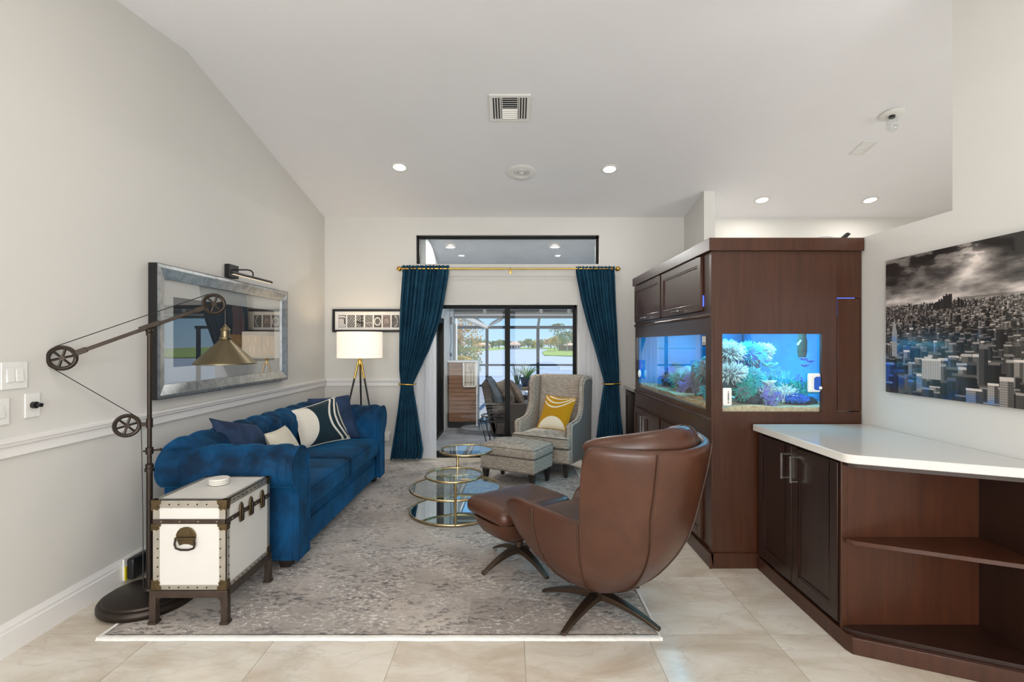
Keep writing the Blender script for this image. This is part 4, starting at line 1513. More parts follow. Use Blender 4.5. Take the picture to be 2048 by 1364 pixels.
def corner_plate(cx, cz, sx, sz, w=0.05, h=0.055):
    """scalloped brass plate on the front and its twin wrapped round the side"""
    pts = [(0, 0), (w, 0), (w * 0.96, h * 0.35), (w * 0.78, h * 0.5), (w * 0.86, h * 0.72), (w * 0.62, h * 0.98), (w * 0.3, h * 0.86), (0, h)]
    m1 = MB().prism([(cx + sx * a, cz + sz * b) for a, b in pts], ty0_ - 0.0065, ty0_ - 0.001, 'y')
    xx = (tx1 + 0.001, tx1 + 0.0065) if sx < 0 else (tx0 - 0.0065, tx0 - 0.001)
    m1.prism([(ty0_ - 0.006 + a * 0.8, cz + sz * b) for a, b in pts], xx[0], xx[1], 'x')
    m1.ball((cx + sx * w * 0.62, ty0_ - 0.008, cz + sz * h * 0.62), 0.004, 6, 4)
    return m1


for cx, sx in ((tx0 - 0.006, 1), (tx1 + 0.006, -1)):
    part(tk, 'corner_plate', corner_plate(cx, tz1 + 0.002, sx, -1), M_OLDBRASS)
    part(tk, 'corner_plate', corner_plate(cx, tz0 - 0.002, sx, 1), M_OLDBRASS)
    part(tk, 'corner_plate', corner_plate(cx, lid_z - 0.012, sx, -1, 0.048, 0.034), M_OLDBRASS)
part(tk, 'corner_plate', MB().prism([(ty1_ + 0.006, tz0), (ty1_ - 0.035, tz0), (ty1_ - 0.03, tz0 + 0.04), (ty1_ + 0.006, tz0 + 0.05)], tx1 + 0.001, tx1 + 0.0065, 'x'), M_OLDBRASS)
part(tk, 'corner_plate', MB().prism([(ty1_ + 0.006, tz1), (ty1_ - 0.04, tz1), (ty1_ - 0.035, tz1 - 0.035), (ty1_ + 0.006, tz1 - 0.045)], tx1 + 0.001, tx1 + 0.0065, 'x'), M_OLDBRASS)
# handle
hx, hz = (tx0 + tx1) / 2 - 0.015, 0.455
hp = [(-0.05, 0.0), (0.05, 0.0), (0.052, 0.012), (0.045, 0.03), (0.03, 0.046), (0.01, 0.053), (-0.01, 0.053), (-0.03, 0.046), (-0.045, 0.03), (-0.052, 0.012)]
hd = part(tk, 'handle', MB().prism([(hx + a, hz + b) for a, b in hp], ty0_ - 0.007, ty0_ - 0.0005, 'y'), M_OLDBRASS, bevel=0.002)
part(hd, 'lower_plate', MB().prism([(hx + a, hz + b) for a, b in ((-0.045, -0.012), (0.045, -0.012), (0.035, -0.042), (0.012, -0.034), (-0.012, -0.034), (-0.035, -0.042))], ty0_ - 0.006, ty0_ - 0.0005, 'y'), M_OLDBRASS)
part(hd, 'bail', MB().tube([(hx + a, ty0_ - 0.016, hz + b) for a, b in ((-0.046, -0.004), (-0.052, -0.03), (-0.045, -0.052), (-0.02, -0.06), (0.02, -0.06), (0.045, -0.052), (0.052, -0.03), (0.046, -0.004))], 0.005, 8), M_BRONZE)
part(hd, 'hinge_bar', MB().tube([(hx - 0.052, ty0_ - 0.012, hz - 0.004), (hx + 0.052, ty0_ - 0.012, hz - 0.004)], 0.007, 8), M_OLDBRASS)
# three clasps on the side
for k, y in enumerate((2.70, 2.80, 2.925)):
    lp = [(-0.014, -0.045), (0.014, -0.045), (0.018, -0.01), (0.018, 0.03), (0.010, 0.052), (0, 0.062), (-0.010, 0.052), (-0.018, 0.03), (-0.018, -0.01)]
    cl = part(tk, 'clasp', MB().prism([(y + a, lid_z + b) for a, b in lp], tx1 + 0.005, tx1 + 0.014, 'x'), M_OLDBRASS, bevel=0.003)
    part(cl, 'tongue', MB().rbox((tx1 + 0.017, y, lid_z - 0.005), (0.012, 0.018, 0.07), 0.005, n=6), M_BRONZE)
# iron stand
st_z = tz0 - 0.002
part(tk, 'stand_rail', MB().box(tx0 - 0.012, tx1 + 0.012, ty0_ - 0.012, ty0_ + 0.012, st_z - 0.036, st_z).box(tx0 - 0.012, tx1 + 0.012, ty1_ - 0.012, ty1_ + 0.012, st_z - 0.036, st_z)
     .box(tx0 - 0.012, tx0 + 0.012, ty0_, ty1_, st_z - 0.036, st_z).box(tx1 - 0.012, tx1 + 0.012, ty0_, ty1_, st_z - 0.036, st_z), M_IRON, bevel=0.002)
for (x, sx) in ((tx0 + 0.004, 1), (tx1 - 0.004, -1)):
    for (y, sy) in ((ty0_ + 0.004, 1), (ty1_ - 0.004, -1)):
        lg = MB().box(x - 0.017, x + 0.017, y - 0.017, y + 0.017, FLZ + 0.012, st_z - 0.03)
        lg.prism([(x - 0.022, y - 0.022), (x + 0.022, y - 0.022), (x + 0.022, y + 0.022), (x - 0.022, y + 0.022)], FLZ, FLZ + 0.013)
        lg.prism([(x + sx * 0.017, st_z - 0.036), (x + sx * 0.045, st_z - 0.036), (x + sx * 0.026, st_z - 0.048), (x + sx * 0.017, st_z - 0.075)], y - 0.010, y + 0.010, 'y')
        part(tk, 'leg', lg, M_IRON, bevel=0.002)
M_COASTER = plain('white_coaster', '#dcd8cf', 0.55, var=0.03)
for k, lab in enumerate(('bottom round white coaster of the stack on the trunk', 'middle round white coaster of the stack on the trunk', 'topmost round white coaster of the stack on the trunk')):
    z = tz1 + 0.003 + k * 0.0125
    solo('drink_coaster', MB().lathe([(1e-5, 0), (0.050, 0), (0.053, 0.003), (0.053, 0.009), (0.050, 0.012), (1e-5, 0.012)], -1.675 + 0.003 * k, 2.86 - 0.004 * k, z, 32), M_COASTER, lab, 'coaster', 'stack of coasters')

# =================================================================== pulley floor lamp
pl = thing('pulley_lamp', 'bronze pulley floor lamp with cone shade beside the trunk', 'floor lamp', (-2.03, 2.80, 0), math.radians(38))
base = part(pl, 'base', MB().lathe([(1e-5, 0), (0.232, 0), (0.236, 0.006), (0.236, 0.030), (0.228, 0.040), (0.212, 0.043), (0.208, 0.052), (0.198, 0.056), (0.03, 0.062), (1e-5, 0.064)], 0, 0, FLZ, 56), M_BRONZE, local=True)
part(pl, 'lower_pole', MB().tube([(0, 0, 0.06), (0, 0, 0.745)], 0.0155, 16).lathe([(0.0155, 0.06), (0.026, 0.06), (0.028, 0.072), (0.022, 0.085), (0.0155, 0.09)], 0, 0, 0, 20), M_BRONZE, local=True)
part(pl, 'collar', MB().lathe([(0.014, 0.735), (0.024, 0.735), (0.024, 0.752), (0.020, 0.756), (0.020, 0.775), (0.012, 0.78)], 0, 0, 0, 20), M_BRONZE, local=True)
part(pl, 'upper_pole', MB().tube([(0, 0, 0.76), (0, 0, 1.505)], 0.0115, 14), M_BRONZE, local=True)
part(pl, 'clamp', MB().tube([(0, 0, 0.832), (0, 0, 0.868)], 0.019, 14).tube([(-0.03, 0, 0.85), (0.045, 0, 0.85)], 0.005, 8).ball((0.05, 0, 0.85), 0.009, 8, 6), M_BRONZE, local=True)
part(pl, 'pivot', MB().ball((0, -0.004, 1.52), 0.019, 14, 10).tube([(0, 0, 1.50), (0, 0, 1.55)], 0.008, 10).tube([(0, -0.02, 1.548), (0, 0.02, 1.548)], 0.011, 12).lathe([(0.0115, 1.495), (0.017, 1.495), (0.017, 1.507), (0.0115, 1.507)], 0, 0, 0, 16), M_BRONZE, local=True)
W1, W2, W3, RW = Vector((-0.365, 0, 1.375)), Vector((0.313, 0, 1.686)), Vector((-0.10, 0, 1.0)), 0.0625
ad = (W2 - W1).normalized()


def bar_between(a, b, h, w):
    """flat bar in the lamp's plane"""
    a, b = Vector(a), Vector(b)
    d = (b - a).normalized()
    n_ = Vector((-d.z, 0, d.x))
    y = Vector((0, w / 2, 0))
    vs = []
    for s in (-1, 1):
        vs += [a + n_ * h / 2 + y * s, b + n_ * h / 2 + y * s, b - n_ * h / 2 + y * s, a - n_ * h / 2 + y * s]
    return MB().add(vs, [(0, 1, 2, 3), (7, 6, 5, 4), (0, 4, 5, 1), (1, 5, 6, 2), (2, 6, 7, 3), (3, 7, 4, 0)])


part(pl, 'boom', bar_between(W1 + ad * RW * 0.9, W2 - ad * RW * 0.9, 0.020, 0.018), M_BRONZE, bevel=0.002, local=True)
for (c, d) in ((W1, 1), (W2, -1)):
    sl = bar_between(c + ad * d * RW * 0.92, c + ad * d * (RW + 0.045), 0.029, 0.022)
    part(pl, 'end_sleeve', sl, M_BRONZE, bevel=0.002, local=True)
part(pl, 'center_sleeve', bar_between(-ad * 0.05 + Vector((0, 0, 1.548)), ad * 0.05 + Vector((0, 0, 1.548)), 0.027, 0.024), M_BRONZE, bevel=0.002, local=True)
for c in (W1, W2, W3):
    wh = part(pl, 'pulley_wheel', MB().tube([c + Vector((math.cos(t), 0, math.sin(t))) * (RW - 0.008) for t in [2 * PI * i / 44 for i in range(44)]], 0.0105, 8, True), M_BRONZE, local=True)
    sp = MB().tube([c + Vector((0, -0.012, 0)), c + Vector((0, 0.012, 0))], 0.013, 12)
    for k in range(6):
        a = 2 * PI * k / 6 + 0.25
        d = Vector((math.cos(a), 0, math.sin(a)))
        sp.tube([c + d * 0.008, c + d * (RW - 0.010)], 0.0066, 6)
    part(wh, 'spokes', sp, M_BRONZE, local=True)
part(pl, 'wheel_bracket', bar_between(W3 + Vector((RW * 0.9, 0, 0)), Vector((0.0, 0, 1.0)), 0.022, 0.014).tube([(0, 0, 0.98), (0, 0, 1.03)], 0.0165, 12), M_BRONZE, local=True)
nn = Vector((-ad.z, 0, ad.x)) * (RW + 0.002)
part(pl, 'cable', MB().tube([W1 + nn, W2 + nn], 0.0024, 6), M_BLACKPL, local=True)
dd = (W3 - W1).normalized()
n2 = Vector((-dd.z, 0, dd.x)) * (RW + 0.002)
n2 = n2 if n2.x < 0 else -n2
part(pl, 'cable', MB().tube([W1 + n2 * 1.0, W3 + n2 * -1.0 + Vector((0.0, 0, 0))], 0.0024, 6), M_BLACKPL, local=True)
part(pl, 'cable', MB().tube([W3 + Vector((RW, 0, -0.01)), Vector((-0.035, 0, 0.85)), Vector((-0.03, 0.0, 0.5)), Vector((-0.028, 0, 0.09))], 0.0024, 6), M_BLACKPL, local=True)
sx_, sz_ = 0.372, 1.326
part(pl, 'shade_cord', MB().tube([W2 + Vector((RW - 0.004, 0, -0.01)), Vector((sx_, 0, sz_ + 0.235))], 0.0032, 8), M_BLACKPL, local=True)
sh = part(pl, 'shade', MB().lathe([(0.172, 0.0), (0.1725, 0.006), (0.034, 0.142), (0.028, 0.148), (0.026, 0.146), (0.168, 0.004), (0.172, 0.0)], sx_, 0, sz_, 64), M_BRUSHED, local=True)
part(sh, 'socket', MB().lathe([(0.030, 0.146), (0.034, 0.152), (0.034, 0.160), (0.024, 0.164), (0.024, 0.200), (0.028, 0.203), (0.026, 0.212), (0.012, 0.226), (0.006, 0.24), (1e-5, 0.24)], sx_, 0, sz_, 28), M_BRUSHED, local=True)
part(sh, 'bulb', MB().ball((sx_, 0, sz_ + 0.09), 0.028, 14, 10, 1.25), M_BULB, local=True)

# =================================================================== tripod lamp
tl = thing('tripod_lamp', 'tripod floor lamp with white drum shade in the corner', 'floor lamp', (-1.785, 5.87, 0))
M_SHADE = NT('lit_linen_shade')
_n = M_SHADE.noise(M_SHADE.coords('Object', (1, 1, 0.4)), 160, 2)
M_SHADE.set(color='#f4ecdc', rough=0.8, emit_color=M_SHADE.ramp(_n, [(0.3, '#fff0d8'), (0.7, '#fff6e6')]), emit=0.62)
M_SHADE = M_SHADE.m
part(tl, 'shade', MB().lathe([(0.258, 1.283), (0.258, 1.585), (0.255, 1.585), (0.255, 1.283), (0.258, 1.283)], 0, 0, 0, 56), M_SHADE, local=True)
part(tl, 'shade_ring', MB().ring((0, 0, 1.54), 0.254, 0.002, 40, 5).tube([(-0.254, 0, 1.54), (0.254, 0, 1.54)], 0.002, 5), M_GOLD, local=True)
part(tl, 'stem', MB().tube([(0, 0, 1.20), (0, 0, 1.42)], 0.010, 12), M_GOLD, local=True)
part(tl, 'hub', MB().lathe([(0.010, 1.20), (0.022, 1.205), (0.024, 1.25), (0.016, 1.285), (0.010, 1.29)], 0, 0, 0, 16), M_GOLD, local=True)
part(tl, 'bulb', MB().ball((0, 0, 1.45), 0.032, 12, 8, 1.2), emitter('warm_bulb', '#ffe8c4', 3.0), local=True)
for a in (PI + 0.35, -0.35, PI / 2 + 0.2):
    ft = Vector((0.29 * math.cos(a), 0.29 * math.sin(a), 0.004))
    tp = Vector((0.018 * math.cos(a), 0.018 * math.sin(a), 1.24))
    kn = tp + (ft - tp) * 0.16
    lg = part(tl, 'leg', MB().tube([kn, ft], [0.0105, 0.0085], 10), M_BLACK, local=True)
    part(lg, 'brass_sleeve', MB().tube([tp, kn], 0.0118, 10), M_GOLD, local=True)
tlight = bpy.data.lights.new('tripod_lamp_glow', 'POINT')
tlight.energy = 5.0
tlight.color = (1.0, 0.80, 0.55)
tlight.shadow_soft_size = 0.06
tlo = bpy.data.objects.new('tripod_lamp_glow', tlight)
COL.objects.link(tlo)
tlo.location = (-1.785, 5.87, 1.45)

# =================================================================== nesting glass table
gt = thing('tiered_table', 'round brass table of swivelling glass tiers on the rug', 'coffee table', (-0.48, 4.25, 0))
RT = 0.0105
tiers = [((-0.486, 4.300), 0.385, 0.024, M_MIRROR), ((-0.486, 4.315), 0.385, 0.212, M_TABLEGLASS), ((-0.479, 4.150), 0.233, 0.360, M_TABLEGLASS), ((-0.424, 4.630), 0.241, 0.464, M_TABLEGLASS)]
for (c, R, z, gm) in tiers:
    rg = part(gt, 'tier_ring', MB().ring((c[0], c[1], z), R, RT, 72, 10), M_PALEGOLD)
    part(rg, 'tier_glass', MB().lathe([(1e-5, -0.003), (R - 0.006, -0.003), (R - 0.006, 0.003), (1e-5, 0.003)], c[0], c[1], z, 72), gm)
part(gt, 'post', MB().tube([(-0.443, 3.918, FLZ + 0.004), (-0.443, 3.918, 0.36)], 0.0115, 14).tube([(-0.443, 3.918, 0.296), (-0.443, 3.918, 0.31)], 0.0155, 14), M_PALEGOLD)
part(gt, 'post', MB().tube([(-0.477, 4.386, 0.36), (-0.477, 4.386, 0.464)], 0.0105, 14).tube([(-0.477, 4.386, 0.37), (-0.477, 4.386, 0.385)], 0.0145, 14), M_PALEGOLD)
part(gt, 'post', MB().tube([(-0.53, 4.68, FLZ + 0.004), (-0.53, 4.68, 0.212)], 0.0095, 12), M_PALEGOLD)

# =================================================================== wing chair and its ottoman
wc = thing('wing_chair', 'grey tweed wing chair with nailhead trim by the window', 'armchair', (0.485, 5.775, 0), math.radians(150))
HW = 0.355
sidep = [(0.315, 0.16), (0.315, 0.555), (0.305, 0.578), (0.27, 0.590), (0.18, 0.595), (0.10, 0.610), (0.045, 0.640), (0.005, 0.69), (-0.02, 0.76), (-0.03, 0.84), (-0.03, 0.95), (-0.042, 1.015), (-0.075, 1.055), (-0.12, 1.072),
         (-0.20, 1.076), (-0.285, 1.07), (-0.31, 1.05), (-0.285, 0.7), (-0.27, 0.16)]
# smooth outline
for s in (-1, 1):
    x0, x1 = (HW - 0.075, HW) if s > 0 else (-HW, -HW + 0.075)
    sd = part(wc, 'wing_arm', MB().prism(sidep, x0, x1, 'x'), M_TWEED, bevel=0.020, local=True, bseg=3)
    xo = HW + 0.001 if s > 0 else -HW - 0.001
    inset = [(y * 0.93 + 0.002, 0.165 + (z - 0.16) * 0.955) for y, z in sidep]
    part(sd, 'outer_panel', MB().prism(inset, xo - 0.003, xo + 0.003, 'x'), M_TWEEDSIDE, bevel=0.002, local=True)
    nl = MB()
    path = [Vector((0, y, z)) for y, z in sidep[:14]]
    for off in (0.014, 0.061):
        xx = (HW - off) if s > 0 else (-HW + off)
        acc, last = 0.0, path[0]
        for k in range(1, len(path)):
            seg_ = path[k] - path[k - 1]
            n_ = max(1, int(seg_.length / 0.019))
            d_ = seg_.normalized()
            out = Vector((0, d_.z, -d_.y))
            for i in range(n_):
                p = path[k - 1] + seg_ * (i / n_)
                nl.ball((xx, p.y + out.y * 0.002, p.z + out.z * 0.002), 0.0048, 6, 4)
    part(sd, 'nailhead_trim', nl, M_NAIL, local=True, kind='stuff')
# back: inner panel leaning, outer panel
part(wc, 'backrest', MB().rbox((0, 0, 0), (2 * HW - 0.16, 0.13, 0.66), 0.05, 0, 0, 16).xf(Matrix.Translation((0, -0.205, 0.745)) @ Matrix.Rotation(math.radians(7), 4, 'X')), M_TWEED, local=True, smooth=80)
part(wc, 'outer_back', MB().prism([(-0.27, 0.16), (-0.235, 0.16), (-0.26, 1.06), (-0.30, 1.06)], -HW + 0.03, HW - 0.03, 'x'), M_TWEEDSIDE, bevel=0.01, local=True)
part(wc, 'top_rail', MB().rbox((0, -0.245, 1.045), (2 * HW - 0.13, 0.10, 0.075), 0.03, n=10), M_TWEED, local=True, smooth=80)
part(wc, 'seat_base', MB().box(-HW + 0.004, HW - 0.004, -0.25, 0.325, 0.165, 0.315).box(-HW + 0.004, HW - 0.004, 0.30, 0.372, 0.165, 0.315), M_TWEED, bevel=0.015, local=True)
part(wc, 'seat_cushion', MB().rbox((0, 0.09, 0.385), (2 * HW - 0.155, 0.60, 0.135), 0.04, 0.028, 0.006, 18).rbox((0, 0.352, 0.385), (2 * HW - 0.005, 0.085, 0.135), 0.04, 0.006, 0.0, 14), M_TWEED, local=True, smooth=80)
part(wc, 'seat_piping', MB().tube([(-HW + 0.01, 0.393, 0.435), (HW - 0.01, 0.393, 0.435)], 0.005, 6).tube([(-HW + 0.01, 0.393, 0.333), (HW - 0.01, 0.393, 0.333)], 0.005, 6), M_WELT, local=True)
nl = MB()
for i in range(36):
    nl.ball((-HW + 0.01 + (2 * HW - 0.02) * i / 35, 0.373, 0.178), 0.0048, 6, 4)
part(wc, 'nailhead_trim', nl, M_NAIL, local=True, kind='stuff')


def taper_leg(x, y, z0, z1, w0, w1):
    return MB().add([(x - w0, y - w0, z0), (x + w0, y - w0, z0), (x + w0, y + w0, z0), (x - w0, y + w0, z0), (x - w1, y - w1, z1), (x + w1, y - w1, z1), (x + w1, y + w1, z1), (x - w1, y + w1, z1)],
                    [(0, 3, 2, 1), (4, 5, 6, 7), (0, 1, 5, 4), (1, 2, 6, 5), (2, 3, 7, 6), (3, 0, 4, 7)])


for (x, y) in ((-0.29, 0.32), (0.29, 0.32), (-0.29, -0.21), (0.29, -0.21)):
    part(wc, 'leg', taper_leg(x, y, FLZ, 0.17, 0.016, 0.028), M_LEGW, bevel=0.003, local=True)
pillow('mustard_cushion', (0.285, 5.770, 0.475), (0.61, 5.565, 0.475), (0.735, 5.705, 0.825), (0.405, 5.915, 0.845), 0.13, M_MUSTARD, 'mustard cushion with cream mound and stripes on wing chair')

wo = thing('tweed_ottoman', 'grey tweed ottoman with nailhead trim before the wing chair', 'ottoman', (0.049, 5.235, 0), math.radians(150))
part(wo, 'body', MB().box(-0.315, 0.315, -0.215, 0.215, 0.155, 0.300), M_TWEED, bevel=0.012, local=True)
part(wo, 'cushion', MB().rbox((0, 0, 0.352), (0.648, 0.448, 0.105), 0.03, 0.040, 0.006, 20), M_TWEED, local=True, smooth=80)
for zz in (0.392, 0.310):
    lp = [(sx * (0.318 - 0.03) + 0.03 * math.cos(a0 + PI / 8 * i), sy * (0.218 - 0.03) + 0.03 * math.sin(a0 + PI / 8 * i), zz) for (sx, sy, a0) in ((1, 1, 0), (-1, 1, PI / 2), (-1, -1, PI), (1, -1, 1.5 * PI)) for i in range(5)]
    part(wo, 'piping', MB().tube(lp, 0.005, 6, True), M_WELT, local=True)
nl = MB()
for i in range(32):
    for y in (-0.216, 0.216):
        nl.ball((-0.305 + 0.61 * i / 31, y, 0.168), 0.0046, 6, 4)
for i in range(22):
    for x in (-0.316, 0.316):
        nl.ball((x, -0.205 + 0.41 * i / 21, 0.168), 0.0046, 6, 4)
part(wo, 'nailhead_trim', nl, M_NAIL, local=True, kind='stuff')
for (x, y) in ((-0.272, 0.17), (0.272, 0.17), (-0.272, -0.17), (0.272, -0.17)):
    part(wo, 'leg', taper_leg(x, y, FLZ, 0.158, 0.017, 0.030), M_LEGW, bevel=0.003, local=True)

# =================================================================== leather egg chair and its ottoman
M_SWIVEL = plain('bronzed_steel', '#57483c', 0.34, 0.8, var=0.1)
ec = thing('leather_chair', 'brown leather swivel egg chair seen from behind', 'armchair', (0.475, 2.72, 0), math.radians(36.87))
LZ = [0.125, 0.145, 0.18, 0.23, 0.30, 0.40, 0.50, 0.60, 0.72, 0.85, 0.95, 1.00]
LB = [0.03, 0.10, 0.185, 0.265, 0.34, 0.42, 0.48, 0.52, 0.553, 0.575, 0.585, 0.588]
LW = [0.03, 0.095, 0.17, 0.235, 0.29, 0.332, 0.352, 0.358, 0.370, 0.412, 0.446, 0.456]
LF = [0.03, 0.09, 0.17, 0.25, 0.345, 0.46, 0.54, 0.56, 0.56, 0.56, 0.56, 0.56]


def shell_r(z, phi):
    """phi = 0 at the back, +-pi at the front"""
    b = interp(z, LZ, LB) if abs(phi) < PI / 2 else interp(z, LZ, LF)
    w = interp(z, LZ, LW)
    p = 2.25 if abs(phi) < PI / 2 else 4.0
    c, s = abs(math.cos(phi)), abs(math.sin(phi))
    return ((c / b) ** p + (s / w) ** p) ** (-1 / p)


def rim_z(phi):
    a = math.degrees(abs(phi))
    if a < 48:
        return 0.975 + 0.008 * math.sin(math.radians(a) * 2)
    if a < 61:
        t = (a - 48) / 13
        return 0.983 - 0.383 * t ** 4.2
    if a < 126:
        return 0.60 + 0.006 * sm((a - 61) / 30)
    if a < 160:
        return 0.606 - (0.606 - 0.32) * ((a - 126) / 34) ** 2.4
    return 0.32


def shell_pt(phi, z, off=0.0):
    r = shell_r(z, phi) + off
    return (r * math.sin(phi), -r * math.cos(phi), z)


phis = []
ang = [0, 8, 16, 24, 32, 40, 45, 48, 50.5, 52.5, 54.2, 55.6, 56.8, 57.7, 58.5, 59.2, 59.8, 60.3, 60.7, 61, 61.8, 63.5, 65.5, 68, 72, 78, 85, 92, 100, 108, 115, 121, 126, 130, 134, 138, 141, 144, 147, 149.5, 152, 154, 156, 158, 160, 164, 170]
full = [-a for a in reversed(ang[1:])] + ang + [180]
NV = 22
mb = MB()
for a in full:
    ph = math.radians(a)
    zt = rim_z(ph)
    for j in range(NV):
        t = j / (NV - 1)
        z = 0.125 + (zt - 0.125) * (t ** 1.35)
        mb.v.append(shell_pt(ph, z))
n = len(full)
for i in range(n):
    i2 = (i + 1) % n
    for j in range(NV - 1):
        mb.f.append((i * NV + j, i2 * NV + j, i2 * NV + j + 1, i * NV + j + 1))
shell = part(ec, 'shell', mb, M_LEATHER, local=True, smooth=180)
so = solidify(shell, 0.046, -1)
subsurf(shell, 1)
# stitched seams running down the shell
for a in (-21, 21, -62, 62, -112, 112):
    ph = math.radians(a)
    zt = rim_z(ph) - 0.012
    pts = []
    for j in range(22):
        t = j / 21
        z = 0.132 + (zt - 0.132) * t
        k = ph * (0.55 + 0.45 * min(1, t * 1.6)) if abs(a) < 40 else ph
        pts.append(shell_pt(k, z, 0.0015))
    part(shell, 'seam', MB().tube(pts, 0.0045, 6), M_SEAM, local=True)
# padded seat and back cushions
part(ec, 'seat_cushion', MB().rbox((0, 0.11, 0.395), (0.50, 0.64, 0.14), 0.06, 0.035, 0.0, 18), M_LEATHER, local=True, smooth=80)
mbb = MB().rbox((0, 0, 0), (0.52, 0.12, 0.46), 0.06, 0, 0, 18)
mbb.v = [(x, y - 0.17 * (1 - (x / 0.40) ** 2) + 0.09, z) for (x, y, z) in mbb.v]
mbb.xf(Matrix.Translation((0, -0.315, 0.735)) @ Matrix.Rotation(math.radians(9), 4, 'X'))
part(ec, 'back_cushion', mbb, M_LEATHER, local=True, smooth=80)
def headf(u, v):
    """bolster following the inside of the shell's rim"""
    q = 2 * u - 1
    a = q * 1.16
    e2 = max(0.0, 1 - abs(q) ** 5) ** 0.5
    t = 2 * PI * v
    cx, cy = 0.355 * math.sin(a), -0.485 * math.cos(a)
    nx, ny = math.sin(a), -math.cos(a)
    rr, zz = 0.058 * e2 * math.cos(t), (0.072 + 0.010 * math.cos(a * 3)) * e2 * math.sin(t)
    return (cx + nx * rr, cy + ny * rr, 0.962 + 0.016 * math.cos(a * 1.5) + zz)


hbb = MB().grid(headf, 60, 25)
hc = part(ec, 'head_cushion', hbb, M_LEATHER, local=True, smooth=180)
part(hc, 'seam', MB().tube([Vector(headf(0.62, k / 24)) * 1.002 for k in range(-2, 13)], 0.003, 6), M_SEAM, local=True)


def swivel_base(t, R, angs, hub_z, m):
    part(t, 'hub', MB().tube([(0, 0, hub_z - 0.045), (0, 0, hub_z + 0.06)], 0.019, 18), M_CHROME, local=True)
    for a in angs:
        d = Vector((math.cos(a), math.sin(a), 0))
        s = Vector((-d.y, d.x, 0))
        vs, fs = [], []
        K = 9
        for k in range(K):
            q = k / (K - 1)
            p = d * (0.012 + (R - 0.012) * q)
            top = (hub_z + 0.012) + (FLZ + 0.014 - hub_z - 0.012) * (q ** 1.7)
            th = 0.024 * (1 - q) + 0.013
            w = 0.017 * (1 - q) + 0.014
            bot = max(FLZ, top - th) if q > 0.9 else top - th
            for (ss, zz) in ((-1, top), (1, top), (1, bot), (-1, bot)):
                vs.append((p.x + s.x * w * ss, p.y + s.y * w * ss, zz))
        for k in range(K - 1):
            for c in range(4):
                c2 = (c + 1) % 4
                fs.append((k * 4 + c, k * 4 + c2, (k + 1) * 4 + c2, (k + 1) * 4 + c))
        fs += [(3, 2, 1, 0), ((K - 1) * 4, (K - 1) * 4 + 1, (K - 1) * 4 + 2, (K - 1) * 4 + 3)]
        part(t, 'leg', MB().add(vs, fs), m, bevel=0.003, local=True)


rz_e = math.radians(36.87)
swivel_base(ec, 0.345, [math.radians(q) - rz_e for q in (-131, -40, 40, 149)], 0.095, M_SWIVEL)

eo = thing('leather_ottoman', 'brown leather swivel ottoman in front of the egg chair', 'ottoman', (0.045, 3.275, 0), math.radians(36.87))
mb = MB()
OZ = [0.19, 0.215, 0.25, 0.30, 0.355]
OR = [0.35, 0.62, 0.82, 0.95, 1.0]


def ott(u, v):
    a = 2 * PI * u
    z = 0.185 + 0.165 * v
    k = interp(z, OZ, OR)
    c, s = math.cos(a), math.sin(a)
    r = ((abs(c) / (0.275 * k)) ** 4 + (abs(s) / (0.205 * k)) ** 4) ** -0.25
    return (r * c, r * s, z - 0.02 * abs(c) * (1 - v) * 0)


mb.grid(ott, 64, 14, True)
nb = len(mb.v)
mb.f.append(tuple(range(64))[::-1])
mb.f.append(tuple(range(13 * 64, 14 * 64)))
part(eo, 'shell', mb, M_LEATHER, local=True, smooth=70)
part(eo, 'cushion', MB().rbox((0, 0, 0.400), (0.565, 0.425, 0.10), 0.045, 0.022, 0.006, 20), M_LEATHER, local=True, smooth=80)
part(eo, 'stem', MB().tube([(0, 0, 0.12), (0, 0, 0.20)], 0.03, 16), M_SWIVEL, local=True)
swivel_base(eo, 0.285, [math.radians(q) - rz_e for q in (-143, -53, 47, 127)], 0.115, M_SWIVEL)

# =================================================================== aquarium cabinet
CX, CYF, CYB, CXR = 1.295, 3.237, 5.25, 2.262     # left face, front face, back end, wall side
CT = 2.13
ac = thing('aquarium_cabinet', 'tall espresso wood cabinet housing the aquarium', 'cabinet', ((CX + CXR) / 2, (CYF + CYB) / 2, 0))
FWX0, FWX1, WZ0, WZ1 = 1.362, 2.006, 1.007, 1.512      # front glass opening
SWY0, SWY1 = 3.342, 5.215                               # side glass opening
PT = 0.025
ap = (2.108, 2.252, 1.010, 1.742)                       # access panel
fp = MB()
fp.box(CX, CXR, CYF, CYF + PT, 0.02, WZ0).box(CX, FWX0, CYF, CYF + PT, WZ0, WZ1).box(FWX1, ap[0] - 0.004, CYF, CYF + PT, WZ0, WZ1)
fp.box(CX, ap[0] - 0.004, CYF, CYF + PT, WZ1, ap[3] + 0.004).box(CX, CXR, CYF, CYF + PT, ap[3] + 0.004, 2.05).box(ap[1] + 0.002, CXR, CYF, CYF + PT, ap[2], ap[3] + 0.004)
part(ac, 'front_panel', fp, M_WOOD)
part(ac, 'access_panel', MB().box(ap[0], ap[1], CYF - 0.001, CYF + 0.02, ap[2] + 0.003, ap[3]), M_WOOD, bevel=0.002)
M_LEAKGLOW = emitter('blue_led', '#4a6cff', 2.2)  # glowing strips stand in for tank light leaking through the cabinet gaps
part(ac, 'led_strip', MB().box(ap[0] - 0.004, ap[1] - 0.03, CYF + 0.006, CYF + 0.012, ap[3], ap[3] + 0.004).box(ap[0] - 0.004, ap[0], CYF + 0.006, CYF + 0.012, ap[3] - 0.12, ap[3] + 0.004), M_LEAKGLOW)
spn = MB()
